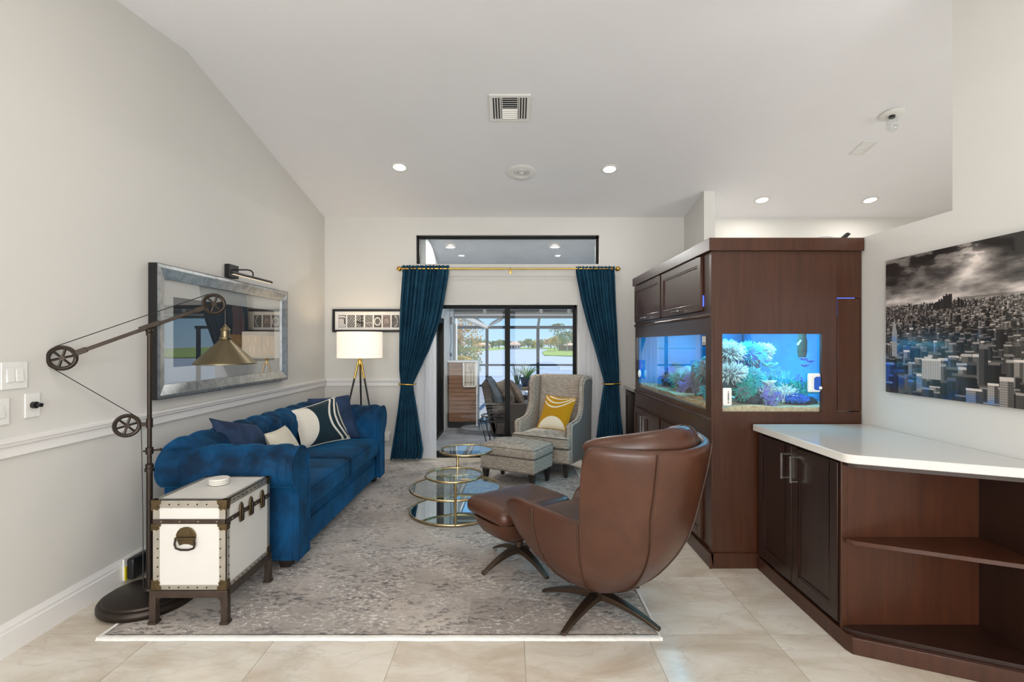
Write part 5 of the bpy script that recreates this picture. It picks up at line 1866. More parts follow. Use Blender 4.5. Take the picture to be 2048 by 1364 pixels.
spn.box(CX, CX + PT, CYF + PT, CYB, 0.10, WZ0).box(CX, CX + PT, CYF + PT, SWY0, WZ0, WZ1).box(CX, CX + PT, SWY1, CYB, WZ0, WZ1).box(CX, CX + PT, CYF + PT, CYB, WZ1, 2.05)
part(ac, 'side_panel', spn, M_WOOD)
part(ac, 'back_panel', MB().box(CXR - 0.02, CXR, CYF + PT, CYB, 0.02, 2.05).box(CX + PT, CXR, CYB - 0.02, CYB, 0.02, 2.05), M_WOODD)
part(ac, 'tank_shelf', MB().box(CX + PT, CXR - 0.02, CYF + PT, CYB - 0.02, 0.93, 0.972), M_WOODD)
part(ac, 'hood_panel', MB().box(CX + PT, CXR - 0.02, CYF + PT, CYB - 0.02, 1.66, 1.68), M_WOODD)
ov = 0.028
part(ac, 'crown', MB().box(CX - ov, CXR + 0.0, CYF - ov, CYB + 0.01, 2.047, CT), M_WOOD, bevel=0.003)
part(ac, 'base_trim', MB().box(CX - 0.02, CXR, CYF - 0.018, CYF + 0.004, 0, 0.098).box(CX - 0.02, CX + 0.006, CYF - 0.018, CYB, 0, 0.098), M_WOOD, bevel=0.004)
part(ac, 'corner_post', MB().box(CX - 0.006, CX + 0.012, CYF - 0.004, CYF + 0.03, 0.098, 2.047), M_WOOD, bevel=0.002)
for z in (1.635, 0.958):
    part(ac, 'moulding', MB().prism([(CX + 0.002, z - 0.016), (CX - 0.010, z - 0.012), (CX - 0.016, z), (CX - 0.010, z + 0.008), (CX + 0.002, z + 0.014)], CYF, CYB, 'y'), M_WOOD, smooth=20)


def bar_pull(mb, a, b, off, r=0.006):
    """straight pull between a and b standing off along off"""
    a, b, off = Vector(a), Vector(b), Vector(off)
    mb.tube([a, a + off], r * 0.9, 8)
    mb.tube([b, b + off], r * 0.9, 8)
    d = (b - a).normalized() * r
    mb.tube([a + off - d, b + off + d], r, 4)
    return mb


def shaker_door(parent, x, y0, y1, z0, z1, fw, pull, mat=M_WOOD, th=0.02):
    """door facing -x; x is the cabinet face"""
    f = MB().box(x - th, x, y0, y0 + fw, z0, z1).box(x - th, x, y1 - fw, y1, z0, z1).box(x - th, x, y0 + fw, y1 - fw, z0, z0 + fw).box(x - th, x, y0 + fw, y1 - fw, z1 - fw, z1)
    d = part(parent, 'door', f, mat, bevel=0.003)
    part(d, 'door_panel', MB().box(x - th + 0.009, x - 0.002, y0 + fw - 0.004, y1 - fw + 0.004, z0 + fw - 0.004, z1 - fw + 0.004), mat)
    bz = 0.008
    part(d, 'bead', MB().box(x - th + 0.003, x - th + 0.010, y0 + fw, y0 + fw + bz, z0 + fw, z1 - fw).box(x - th + 0.003, x - th + 0.010, y1 - fw - bz, y1 - fw, z0 + fw, z1 - fw)
         .box(x - th + 0.003, x - th + 0.010, y0 + fw, y1 - fw, z0 + fw, z0 + fw + bz).box(x - th + 0.003, x - th + 0.010, y0 + fw, y1 - fw, z1 - fw - bz, z1 - fw), mat)
    if pull:
        part(d, 'handle', bar_pull(MB(), (x - th, *pull[0]), (x - th, *pull[1]), (-0.032, 0, 0)), M_CHROME, label='brushed nickel bar pull')
    return d


shaker_door(ac, CX, 3.385, 4.275, 1.672, 2.038, 0.055, ((3.76, 1.695), (3.90, 1.695)))
shaker_door(ac, CX, 4.310, 5.210, 1.672, 2.038, 0.055, ((4.69, 1.695), (4.83, 1.695)))
part(ac, 'led_strip', MB().box(CX - 0.004, CX - 0.001, 3.376, 3.382, 1.70, 1.775).box(CX - 0.004, CX - 0.001, 4.290, 4.296, 1.70, 1.775), M_LEAKGLOW)  # added glow for blue tank light escaping beside the upper doors
for k, (a, b) in enumerate(((3.385, 3.835), (3.845, 4.295), (4.355, 4.790), (4.800, 5.215))):
    hy = b - 0.045 if k % 2 == 0 else a + 0.045
    shaker_door(ac, CX, a, b, 0.125, 0.80, 0.055, ((hy, 0.60), (hy, 0.74)))

# ---------------- the aquarium itself
M_TANKBACK = plain('aquarium_back_blue', '#0586c4', 0.5, var=0.25, vscale=3)
M_SAND = plain('reef_sand', '#cdb896', 0.95, var=0.3, vscale=40, bump=0.6, bscale=90)
aq = thing('aquarium', 'glowing blue reef aquarium set in the cabinet', 'aquarium', (1.75, 4.2, 0.973))
TX_0, TX_1, TY_0, TY_1 = CX + 0.03, 2.20, CYF + 0.03, 5.222
part(aq, 'front_glass', MB().box(TX_0 - 0.003, TX_1, TY_0 - 0.004, TY_0 + 0.004, 0.975, 1.60), M_TANKGLASS)
part(aq, 'side_glass', MB().box(TX_0 - 0.004, TX_0 + 0.004, TY_0 + 0.005, TY_1, 0.975, 1.60), M_TANKGLASS)
part(aq, 'back_pane', MB().box(TX_1, TX_1 + 0.008, TY_0, TY_1, 0.975, 1.60).box(TX_0, TX_1, TY_1, TY_1 + 0.008, 0.975, 1.60), M_TANKBACK)
part(aq, 'corner_seal', MB().box(TX_0 + 0.004, TX_0 + 0.011, TY_0 + 0.0045, TY_0 + 0.011, 0.98, 1.60), plain('pale_silicone', '#bfe4f2', 0.3, var=0.02))


def sandf(u, v):
    x, y = TX_0 + 0.005 + (TX_1 - TX_0 - 0.006) * u, TY_0 + 0.005 + (TY_1 - TY_0 - 0.006) * v
    return (x, y, 1.036 + 0.010 * noise.noise(Vector((x * 6, y * 6, 1))))


sd_ = MB().grid(sandf, 40, 80)
sd_.box(TX_0 + 0.005, TX_1 - 0.001, TY_0 + 0.005, TY_1 - 0.001, 0.976, 1.024)
sd_.grid(lambda u, v: (TX_0 + 0.005 + (TX_1 - TX_0 - 0.006) * u, TY_0 + 0.0052, 1.024 + (sandf(u, 0)[2] - 1.024) * v), 40, 2)
sd_.grid(lambda u, v: (TX_0 + 0.0052, TY_0 + 0.005 + (TY_1 - TY_0 - 0.006) * u, 1.024 + (sandf(0, u)[2] - 1.024) * v), 80, 2)
part(aq, 'sand_bed', sd_, M_SAND)
part(aq, 'overflow_box', MB().box(1.95, 2.19, 4.75, 5.0, 1.03, 1.58), plain('overflow_teal', '#1a7fb4', 0.3, var=0.15), bevel=0.004)
tl_ = thing('reef_light', 'blue white reef lamp hidden above the aquarium', 'lamp', (1.74, 4.2, 1.62))
part(tl_, 'housing', MB().box(1.45, 2.05, 3.40, 5.0, 1.632, 1.655), M_BLACKPL)
part(tl_, 'led_panel', MB().box(1.50, 2.0, 3.45, 4.95, 1.628, 1.632), emitter('reef_led_panel', '#78b8ff', 1.5))
area_light('reef_lamp_light', (1.74, 4.2, 1.622), (1.74, 4.2, 0), 0.5, 1.5, 22, (0.13, 0.72, 1.0))
area_light('reef_lamp_spot', (1.76, 3.36, 1.615), (1.76, 3.52, 1.1), 0.6, 0.14, 4.5, (0.30, 0.78, 1.0))

# corals and live rock
M_CORAL = {'white': plain('pale_coral', '#cfeef6', 0.7, var=0.25, vscale=30), 'cyan': plain('cyan_coral', '#4fc7d8', 0.7, var=0.3, vscale=25), 'teal': plain('teal_coral', '#2fa89c', 0.7, var=0.3, vscale=25),
           'blue': plain('blue_coral', '#3a78d8', 0.7, var=0.3, vscale=25), 'violet': plain('violet_coral', '#8d8ad6', 0.7, var=0.3, vscale=25), 'rock': plain('live_rock', '#6b7c86', 0.95, var=0.5, vscale=18, bump=0.6, bscale=60),
           'dark': plain('dark_rock', '#3f4a55', 0.95, var=0.5, vscale=18, bump=0.6, bscale=60), 'green': plain('green_coral', '#3f8f74', 0.7, var=0.3, vscale=25)}


def rock_mb(c, rx, ry, rz, seed, amp=0.35, n=24):
    o = Vector((seed * 3.1, seed * 1.7, seed * 0.9))
    mb_ = MB()

    def fn(u, v):
        a, b = 2 * PI * u, PI * v
        d = Vector((math.sin(b) * math.cos(a), math.sin(b) * math.sin(a), -math.cos(b)))
        k = 1 + amp * noise.noise(d * 1.6 + o) + amp * 0.6 * noise.noise(d * 4 + o)
        return (c[0] + d.x * rx * k, c[1] + d.y * ry * k, max(1.03, c[2] + d.z * rz * k))
    return mb_.grid(fn, n, n // 2 + 1, True)


def live_rock(c, rx, ry, rz, seed, m, label):
    return solo('live_rock', rock_mb(c, rx, ry, rz, seed), M_CORAL[m], label, 'rock', 'live rock in the aquarium', smooth=60)


def bush_coral(name, c, rx, ry, rz, seed, m, label, n=130, L=0.045, r=0.0042, base='rock'):
    """cushion of waving polyps over a rocky dome"""
    rng = random.Random(seed)
    t = thing(name, label, 'coral', (c[0], c[1], max(1.03, c[2] - rz)), 0, 'corals in the aquarium')
    part(t, 'base', rock_mb(c, rx, ry, rz, seed, 0.2, 18), M_CORAL[base], smooth=60)
    mb_ = MB()
    for k in range(n):
        d = Vector((rng.gauss(0, 1), rng.gauss(0, 1) - 0.5, rng.gauss(0, 1) + 0.45)).normalized()
        p = Vector((c[0] + d.x * rx, c[1] + d.y * ry, c[2] + d.z * rz))
        if p.z < 1.035:
            continue
        q = d + Vector((rng.gauss(0, .35), rng.gauss(0, .35), rng.gauss(0, .35)))
        ll = L * rng.uniform(0.6, 1.2)
        mb_.tube([p - d * 0.01, p + d * ll * 0.5, p + d * ll * 0.5 + q.normalized() * ll * 0.55], [r, r * 0.9, r * 0.7], 5)
    part(t, 'polyps', mb_, M_CORAL[m], kind='stuff', weld=False)
    return t


def branch_coral(name, c, h, seed, m, label, n=9, r=0.0065, spread=0.9):
    rng = random.Random(seed)
    t = thing(name, label, 'coral', c, 0, 'corals in the aquarium')
    mb_ = MB()

    def grow(p, d, l, rr, depth):
        q = p + d * l
        mb_.tube([p, p + d * l * 0.5 + Vector((rng.gauss(0, .004), rng.gauss(0, .004), 0)), q], [rr, rr * 0.9, rr * 0.75], 5)
        if depth:
            for _ in range(rng.choice((2, 2, 3))):
                e2 = (d + Vector((rng.gauss(0, .65), rng.gauss(0, .65), rng.gauss(0.05, .5)))).normalized()
                grow(q, e2, l * rng.uniform(0.65, 0.9), rr * 0.78, depth - 1)
    for k in range(n):
        d = Vector((rng.uniform(-1, 1) * spread, rng.uniform(-1, 1) * spread, 1)).normalized()
        grow(Vector(c) + Vector((rng.uniform(-.3, .3) * h, rng.uniform(-.3, .3) * h, 0)), d, h * 0.34, r, 3)
    part(t, 'branches', mb_, M_CORAL[m], weld=False)
    return t


def plate_coral(c, R, seed, m, label):
    rng = random.Random(seed)
    mb_ = MB()

    def fn(u, v):
        a = 2 * PI * u
        rr = R * (0.05 + 0.95 * v) * (1 + 0.15 * math.sin(3 * a + seed) + 0.08 * math.sin(7 * a))
        return (c[0] + rr * math.cos(a), c[1] + rr * math.sin(a) * 0.8, c[2] + R * 0.55 * v ** 2 + 0.10 * R * math.sin(5 * a + seed) * v)
    mb_.grid(fn, 40, 8, True)
    o = solo('plate_coral', mb_, M_CORAL[m], label, 'coral', 'corals in the aquarium', smooth=80)
    solidify(o, 0.006)
    return o


live_rock((1.64, 3.74, 1.27), 0.20, 0.12, 0.20, 1, 'rock', 'tall grey live rock behind the front glass')
live_rock((1.64, 3.45, 1.075), 0.09, 0.05, 0.055, 2, 'dark', 'small dark live rock on the sand behind the front glass')
live_rock((1.98, 3.45, 1.055), 0.12, 0.06, 0.030, 3, 'dark', 'flat dark live rock beneath the branching coral')
wp_ = thing('water_pump', 'dark green water pump hanging at the top of the aquarium', 'pump', (2.10, 3.62, 1.33))
part(wp_, 'body', MB().lathe([(1e-5, 0), (0.022, 0.004), (0.032, 0.05), (0.034, 0.13), (0.028, 0.16), (0.028, 0.255), (1e-5, 0.256)], 2.10, 3.62, 1.335, 20), plain('algae_green_plastic', '#1f4a42', 0.6, var=0.3, vscale=20))
part(wp_, 'nozzle', MB().tube([(2.08, 3.60, 1.47), (2.03, 3.55, 1.445)], 0.008, 10), M_WHITEPL)
bush_coral('soft_coral', (1.53, 3.52, 1.385), 0.085, 0.07, 0.050, 11, 'white', 'pale feathery soft coral high in the corner of the front glass', 230, 0.035, 0.0036)
bush_coral('soft_coral', (1.68, 3.55, 1.375), 0.085, 0.07, 0.055, 12, 'cyan', 'cyan feathery soft coral high in the middle of the rock', 240, 0.04, 0.0036, base='blue')
bush_coral('soft_coral', (1.81, 3.60, 1.385), 0.055, 0.05, 0.045, 13, 'white', 'small pale soft coral at the tip of the high rock', 170, 0.03, 0.0034)
bush_coral('soft_coral', (1.52, 3.46, 1.245), 0.085, 0.06, 0.050, 14, 'white', 'pale fringed soft coral midway up the front glass', 230, 0.032, 0.0036)
bush_coral('soft_coral', (1.66, 3.47, 1.20), 0.070, 0.05, 0.055, 15, 'cyan', 'bright cyan soft coral midway up the front glass', 220, 0.035, 0.0036, base='teal')
bush_coral('soft_coral', (1.58, 3.40, 1.12), 0.055, 0.04, 0.045, 16, 'teal', 'small teal soft coral low behind the front glass', 140, 0.026, 0.0032)
bush_coral('soft_coral', (1.93, 3.40, 1.075), 0.075, 0.04, 0.022, 17, 'blue', 'flat blue soft coral spread on the sand', 170, 0.018, 0.003, base='blue')
branch_coral('branching_coral', (1.98, 3.47, 1.06), 0.155, 21, 'teal', 'tangled turquoise branching coral behind the front glass', 16, 0.0058)
branch_coral('branching_coral', (1.85, 3.43, 1.05), 0.140, 22, 'white', 'pale cyan branching coral at the middle of the front glass', 12, 0.0055)
branch_coral('branching_coral', (1.74, 3.37, 1.035), 0.100, 23, 'violet', 'violet branching coral low on the sand', 8, 0.005)
branch_coral('branching_coral', (2.08, 3.55, 1.12), 0.120, 24, 'blue', 'deep blue branching coral near the white glass cleaner', 9)
bush_coral('soft_coral', (1.75, 3.48, 1.12), 0.06, 0.05, 0.055, 18, 'white', 'pale soft coral low in the middle of the front glass', 190, 0.03, 0.0034, base='violet')
branch_coral('branching_coral', (1.90, 3.62, 1.10), 0.19, 25, 'cyan', 'tall cyan branching coral behind the tangled turquoise one', 14, 0.006)
branch_coral('branching_coral', (1.66, 3.60, 1.25), 0.12, 26, 'blue', 'blue branching coral growing in the gap of the high rock', 9, 0.005)
plate_coral((1.80, 3.50, 1.285), 0.05, 3, 'cyan', 'cyan plate coral under the high rock')
plate_coral((1.76, 3.42, 1.17), 0.045, 5, 'white', 'pale plate coral in the middle of the reef')
for k, (x, z) in enumerate(((2.04, 1.335), (2.085, 1.32), (2.05, 1.29))):
    plate_coral((x, 3.50, z), 0.026, 8 + k, 'blue', ('upper', 'outer', 'lower')[k] + ' small blue cup coral near the white glass cleaner')
# the row seen through the side glass
for k, (x, y, z, rx, ry, rz, m, lab) in enumerate(((1.55, 3.95, 1.17, 0.13, 0.16, 0.17, 'rock', 'craggy live rock nearest the corner of the side glass'), (1.58, 4.25, 1.11, 0.12, 0.13, 0.10, 'dark', 'low dark live rock halfway along the side glass'),
                                                   (1.6, 4.55, 1.13, 0.13, 0.14, 0.12, 'rock', 'broad live rock past the middle of the side glass'), (1.6, 4.9, 1.12, 0.13, 0.12, 0.12, 'dark', 'dark live rock at the far end of the side glass'))):
    live_rock((x, y, z), rx, ry, rz, 31 + k, m, lab)
bush_coral('soft_coral', (1.47, 3.80, 1.25), 0.06, 0.06, 0.06, 41, 'cyan', 'cyan soft coral near the corner of the side glass', 100)
bush_coral('soft_coral', (1.46, 4.02, 1.14), 0.05, 0.06, 0.05, 42, 'violet', 'violet soft coral low behind the side glass', 90)
bush_coral('soft_coral', (1.48, 4.42, 1.12), 0.06, 0.08, 0.06, 43, 'teal', 'teal soft coral halfway along the side glass', 90)
bush_coral('soft_coral', (1.48, 4.72, 1.14), 0.06, 0.08, 0.06, 44, 'blue', 'blue soft coral at the far end of the side glass', 90)
branch_coral('branching_coral', (1.43, 3.62, 1.05), 0.11, 45, 'cyan', 'cyan branching coral beside the corner seal', 6)
branch_coral('branching_coral', (1.42, 4.20, 1.04), 0.10, 46, 'violet', 'violet branching coral behind the side glass', 6)

# magnetic glass cleaners and the gauge stuck on the panes
M_BLUEPL = plain('blue_plastic', '#2457b8', 0.35, var=0.08)
g1 = thing('glass_cleaner', 'white and blue magnetic glass cleaner on the front pane', 'glass cleaner', (1.97, TY_0 - 0.02, 1.19), 0, 'magnetic cleaners on the aquarium')
part(g1, 'body', MB().rbox((1.962, TY_0 - 0.016, 1.195), (0.080, 0.022, 0.122), 0.009, n=8), M_WHITEPL)
part(g1, 'grip', MB().prism([(1.957, 1.155), (1.972, 1.148), (1.999, 1.148), (1.999, 1.235), (1.972, 1.235), (1.957, 1.225)], TY_0 - 0.032, TY_0 - 0.026, 'y'), M_BLUEPL, bevel=0.002)
part(g1, 'button', MB().tube([(1.995, TY_0 - 0.036, 1.163), (1.995, TY_0 - 0.03, 1.163)], 0.010, 14), M_WHITEPL)
g2 = thing('glass_cleaner', 'white magnetic glass cleaner with dark lettering at the pane corner', 'glass cleaner', (1.395, TY_0 - 0.02, 1.04), 0, 'magnetic cleaners on the aquarium')
part(g2, 'body', MB().rbox((1.396, TY_0 - 0.018, 1.103), (0.060, 0.026, 0.118), 0.010, n=8), M_WHITEPL)
lt = MB()
for k, (z, h, w) in enumerate(((1.137, 0.009, 0.004), (1.124, 0.008, 0.007), (1.113, 0.007, 0.008), (1.103, 0.008, 0.006), (1.092, 0.009, 0.008), (1.080, 0.006, 0.006), (1.068, 0.008, 0.007))):
    lt.box(1.400 - w / 2, 1.400 + w / 2, TY_0 - 0.0325, TY_0 - 0.0305, z - h / 2, z + h / 2)
part(g2, 'lettering', lt, M_BLACKPL)
g3 = thing('glass_cleaner', 'blue and white magnetic cleaner at the far end of the side pane', 'glass cleaner', (TX_0 - 0.02, 5.08, 1.05), 0, 'magnetic cleaners on the aquarium')
part(g3, 'body', MB().lathe([(1e-5, 0), (0.012, 0.004), (0.020, 0.04), (0.018, 0.09), (0.010, 0.13), (0.016, 0.175), (0.014, 0.19), (1e-5, 0.192)], TX_0 - 0.022, 5.08, 1.09, 18), M_BLUEPL)
part(g3, 'face', MB().ball((TX_0 - 0.034, 5.06, 1.145), 0.018, 12, 8, 2.2), M_WHITEPL)
g4 = thing('tank_thermometer', 'small red and white gauge at the top corner of the side pane', 'thermometer', (TX_0 - 0.012, 3.39, 1.43))
part(g4, 'body', MB().rbox((TX_0 - 0.011, 3.400, 1.470), (0.012, 0.085, 0.072), 0.004, n=6), plain('red_brown_plastic', '#6a3327', 0.45, var=0.1))
part(g4, 'label', MB().box(TX_0 - 0.0185, TX_0 - 0.0172, 3.375, 3.438, 1.442, 1.500), M_WHITEPL)
part(g4, 'lettering', MB().box(TX_0 - 0.0192, TX_0 - 0.0184, 3.385, 3.400, 1.450, 1.457).box(TX_0 - 0.0192, TX_0 - 0.0184, 3.404, 3.416, 1.450, 1.456).box(TX_0 - 0.0192, TX_0 - 0.0184, 3.420, 3.432, 1.450, 1.457), M_BLACKPL)

# things left on top of the cabinet
solo('black_clip', MB().prism([(2.13, CT), (2.165, CT), (2.195, 2.160), (2.175, 2.170)], 3.235, 3.26, 'y'), M_BLACKPL, 'small black clip standing on top of the aquarium cabinet', 'clip', bevel=0.002)
solo('white_hose', MB().tube([(2.16 + 0.10 * math.cos(a), 3.45, CT + 0.006 + 0.055 * math.sin(a)) for a in [PI * i / 16 for i in range(17)]], 0.006, 8), M_WHITEPL, 'thin white hose looped on top of the aquarium cabinet', 'hose')

# small base cabinet between the aquarium and the end wall
sc = thing('corner_base_cabinet', 'small espresso base cabinet between aquarium and end wall', 'cabinet', (1.8, 5.78, 0))
part(sc, 'carcass', MB().box(1.44, 2.165, 5.285, 6.28, 0.09, 0.885), M_WOODD, bevel=0.003)
part(sc, 'toe_kick', MB().box(1.46, 2.165, 5.285, 6.28, 0.0, 0.089), M_WOODD)
shaker_door(sc, 1.44, 5.30, 5.77, 0.11, 0.87, 0.055, None, M_WOODD)
shaker_door(sc, 1.44, 5.78, 6.26, 0.11, 0.87, 0.055, None, M_WOODD)
solo('corner_worktop', MB().box(1.405, 2.166, 5.265, 6.295, 0.8865, 0.93), M_QUARTZ, 'small white quartz worktop beside the end wall', 'worktop', bevel=0.004)

# =================================================================== bar cabinet with angled open shelf
BX = 1.60
bc = thing('bar_cabinet', 'espresso bar cabinet with two doors and angled open shelves', 'cabinet', (1.95, 2.75, 0))
ANG = [(1.600, 2.340), (2.262, 2.030)]
part(bc, 'carcass', MB().box(BX, 2.262, 2.425, 3.214, 0.085, 0.889), M_WOODD)
part(bc, 'end_panel', MB().box(BX - 0.012, 2.262, 2.405, 2.4245, 0.075, 0.889), M_SHELFW, bevel=0.001)
part(bc, 'rear_panel', MB().box(2.246, 2.262, 2.030, 2.4045, 0.0, 0.889), M_WOODD)
part(bc, 'face_post', MB().box(BX - 0.020, BX + 0.012, 2.400, 2.4045, 0.075, 0.889), M_WOOD, bevel=0.002)
shaker_door(bc, BX, 2.832, 3.205, 0.098, 0.872, 0.06, ((2.875, 0.68), (2.875, 0.815)), M_WOODD)
shaker_door(bc, BX, 2.430, 2.826, 0.098, 0.872, 0.06, ((2.782, 0.68), (2.782, 0.815)), M_WOODD)
bt_ = MB().prism([(BX - 0.022, 3.214), (BX - 0.022, 2.372), (1.588, 2.332), (2.262, 2.018), (2.262, 2.05), (1.605, 2.356), (BX - 0.002, 2.38), (BX - 0.002, 3.214)], 0.0, 0.078, 'z')
part(bc, 'base_trim', bt_, M_WOOD, bevel=0.003)
shelf_poly = [(BX - 0.012, 2.4045), (BX - 0.012, 2.385), (1.612, 2.350), (2.245, 2.055), (2.245, 2.4045)]
part(bc, 'bottom_shelf', MB().prism(shelf_poly, 0.0785, 0.098, 'z'), M_WOODD, bevel=0.001)
part(bc, 'middle_shelf', MB().prism([(BX - 0.008, 2.4045), (BX - 0.008, 2.382), (1.614, 2.352), (2.245, 2.062), (2.245, 2.4045)], 0.500, 0.520, 'z'), M_SHELFW, bevel=0.001)
part(bc, 'top_rail', MB().prism([(1.588, 2.4045), (1.588, 2.365), (1.612, 2.340), (2.245, 2.044), (2.245, 2.066), (1.62, 2.36), (1.608, 2.4045)], 0.868, 0.889, 'z'), M_WOODD)
ct_poly = [(1.548, 3.216), (1.556, 2.365), (1.566, 2.338), (1.592, 2.316), (2.265, 2.005), (2.265, 3.216)]
solo('bar_worktop', MB().prism(ct_poly, 0.8905, 0.932, 'z'), M_QUARTZ, 'white quartz bar worktop with clipped corner', 'worktop', bevel=0.004)

# =================================================================== city print on the right wall
def city_image(W=430, H=286):
    rng = np.random.default_rng(5)
    img = np.zeros((H, W, 3))
    yy, xx = np.mgrid[0:H, 0:W]
    u, v = xx / W, yy / H
    hz = 0.40 + 0.03 * np.sin(u * 3 + 0.5)
    # stormy sky
    cl = fbm(W, H, 5, 9, rng, 6)
    cl2 = fbm(W, H, 9, 22, rng, 5)
    s = 0.52 * cl + 0.48 * cl2
    sky = 0.30 + (s - 0.5) * 1.5 + 0.42 * np.clip((v - 0.17) / 0.2, 0, 1)
    glow = np.exp(-(((u - 0.50) / 0.10) ** 2 + ((v - 0.13) / 0.12) ** 2))
    ray = np.clip(1 - np.abs((u - 0.50) + (v - 0.1) * 0.55) / 0.10, 0, 1) * np.clip((v - 0.05) / 0.1, 0, 1)
    sky = sky + 0.55 * glow + 0.25 * ray - 0.30 * np.clip((0.16 - v) / 0.16, 0, 1) * (s < 0.55)
    sky = np.clip(sky, 0.10, 0.95)
    for c, k in enumerate((1.0, 0.95, 0.92)):
        img[..., c] = sky * k
    # far bay
    bay = (v > 0.335) & (v < 0.43) & (u > 0.42)
    img[bay] *= 0.72
    # city: rows of blocks growing toward the bottom
    ground = v > hz - 0.012
    img[ground] = 0.16
    y = int(H * 0.37)
    while y < H + 40:
        t = max(0.0, (y / H - 0.37) / 0.63)
        bw = 2.2 + 20 * t ** 1.25
        bh = 4 + 46 * t ** 1.2
        x = -rng.random() * bw
        while x < W:
            w = bw * rng.uniform(0.5, 1.3)
            h = bh * rng.uniform(0.45, 1.35)
            if rng.random() < 0.05:
                h *= 1.7
            g = rng.choice([0.10, 0.18, 0.30, 0.46, 0.62], p=[0.25, 0.25, 0.22, 0.16, 0.12])
            x0, x1 = int(max(0, x)), int(min(W, x + w))
            y0, y1 = int(max(0, y - h)), int(min(H, y))
            if x1 > x0 and y1 > y0:
                blk = np.full((y1 - y0, x1 - x0), g)
                sp_ = max(2, int(2 + 2 * t))
                if w > 5 and h > 8:
                    blk[1::sp_, :] *= 0.62
                    blk[:, ::sp_] *= 0.80
                blk[:, int((x1 - x0) * 0.62):] *= 0.55
                rt = max(1, int(0.10 * h))
                blk[:rt] = min(0.86, g + 0.30 * rng.random() + 0.08)
                img[y0:y1, x0:x1] = blk[..., None] * np.array([1.0, 0.95, 0.91])
            x += w * rng.uniform(0.92, 1.25)
        y += max(2, int(bh * 0.32))
    # downtown cluster on the skyline
    for k in range(34):
        cx = rng.normal(0.33, 0.075)
        h = int(H * (0.02 + 0.05 * math.exp(-((cx - 0.36) / 0.05) ** 2)) * rng.uniform(0.6, 1.2))
        x0 = int(cx * W)
        y1 = int(H * 0.405)
        img[max(0, y1 - h - 6):y1, x0:x0 + 4] = rng.uniform(0.10, 0.20)
    x0 = int(0.366 * W)
    img[int(H * 0.315):int(H * 0.40), x0:x0 + 5] = 0.13
    # avenue and a pale slab tower
    for k in range(60):
        t = k / 59
        xa = int(W * (0.30 - 0.035 * t + 0.01 * t * t))
        ya = int(H * (0.47 + 0.14 * t))
        img[ya:ya + 2, xa:xa + 2 + int(3 * t)] = 0.08
    tx, ty = int(0.225 * W), int(0.735 * H)
    slab = np.full((40, 44), 0.75)
    slab[:, ::4] = 0.32
    slab[:4] = 0.88
    img[ty:ty + 40, tx:tx + 44] = slab[..., None] * np.array([1, 0.96, 0.92])
    # pointed tower at the left
    for k in range(80):
        hw = int(1 + 6 * min(1, k / 26))
        xc = int(0.06 * W)
        img[int(0.45 * H) + k, xc - hw:xc + hw] = 0.70 if k % 3 else 0.45
    # blue light pooling between the blocks
    b = fbm(W, H, 7, 6, rng, 4)
    msk = np.clip((b - 0.44) * 5, 0, 1) * np.clip((v - 0.52) / 0.08, 0, 1) * np.clip((0.62 - u) / 0.1, 0, 1)
    lum = img.mean(axis=2)
    blue = np.stack([lum * 0.25, lum * 0.62 + 0.06, lum * 1.15 + 0.18], axis=2)
    img = img * (1 - msk[..., None] * 0.85) + blue * msk[..., None] * 0.85
    return np.clip(img, 0, 1)


PX0, PX1 = XR - 0.022, XR - 0.004
cpz0, cpz1, cpy0, cpy1 = 1.160, 1.946, 1.825, 3.007
cpn = thing('city_print', 'large acrylic print of a stormy city skyline with blue lights', 'picture', (XR - 0.012, (cpy0 + cpy1) / 2, cpz0))
part(cpn, 'backing', MB().box(PX0 + 0.001, PX1, cpy0, cpy1, cpz0, cpz1), M_BLACKPL)
picture(cpn, 'print', city_image(), (PX0, cpy1, cpz1), (0, cpy0 - cpy1, 0), (0, 0, cpz0 - cpz1), print_mat('glossy_city_print', 0.30, 0.9))
for (y, z) in ((cpy0 + 0.05, cpz0 + 0.05), (cpy1 - 0.05, cpz0 + 0.05), (cpy0 + 0.05, cpz1 - 0.05), (cpy1 - 0.05, cpz1 - 0.05)):
    part(cpn, 'standoff', MB().tube([(PX1, y, z), (XR - 0.001, y, z)], 0.008, 10), M_CHROME)

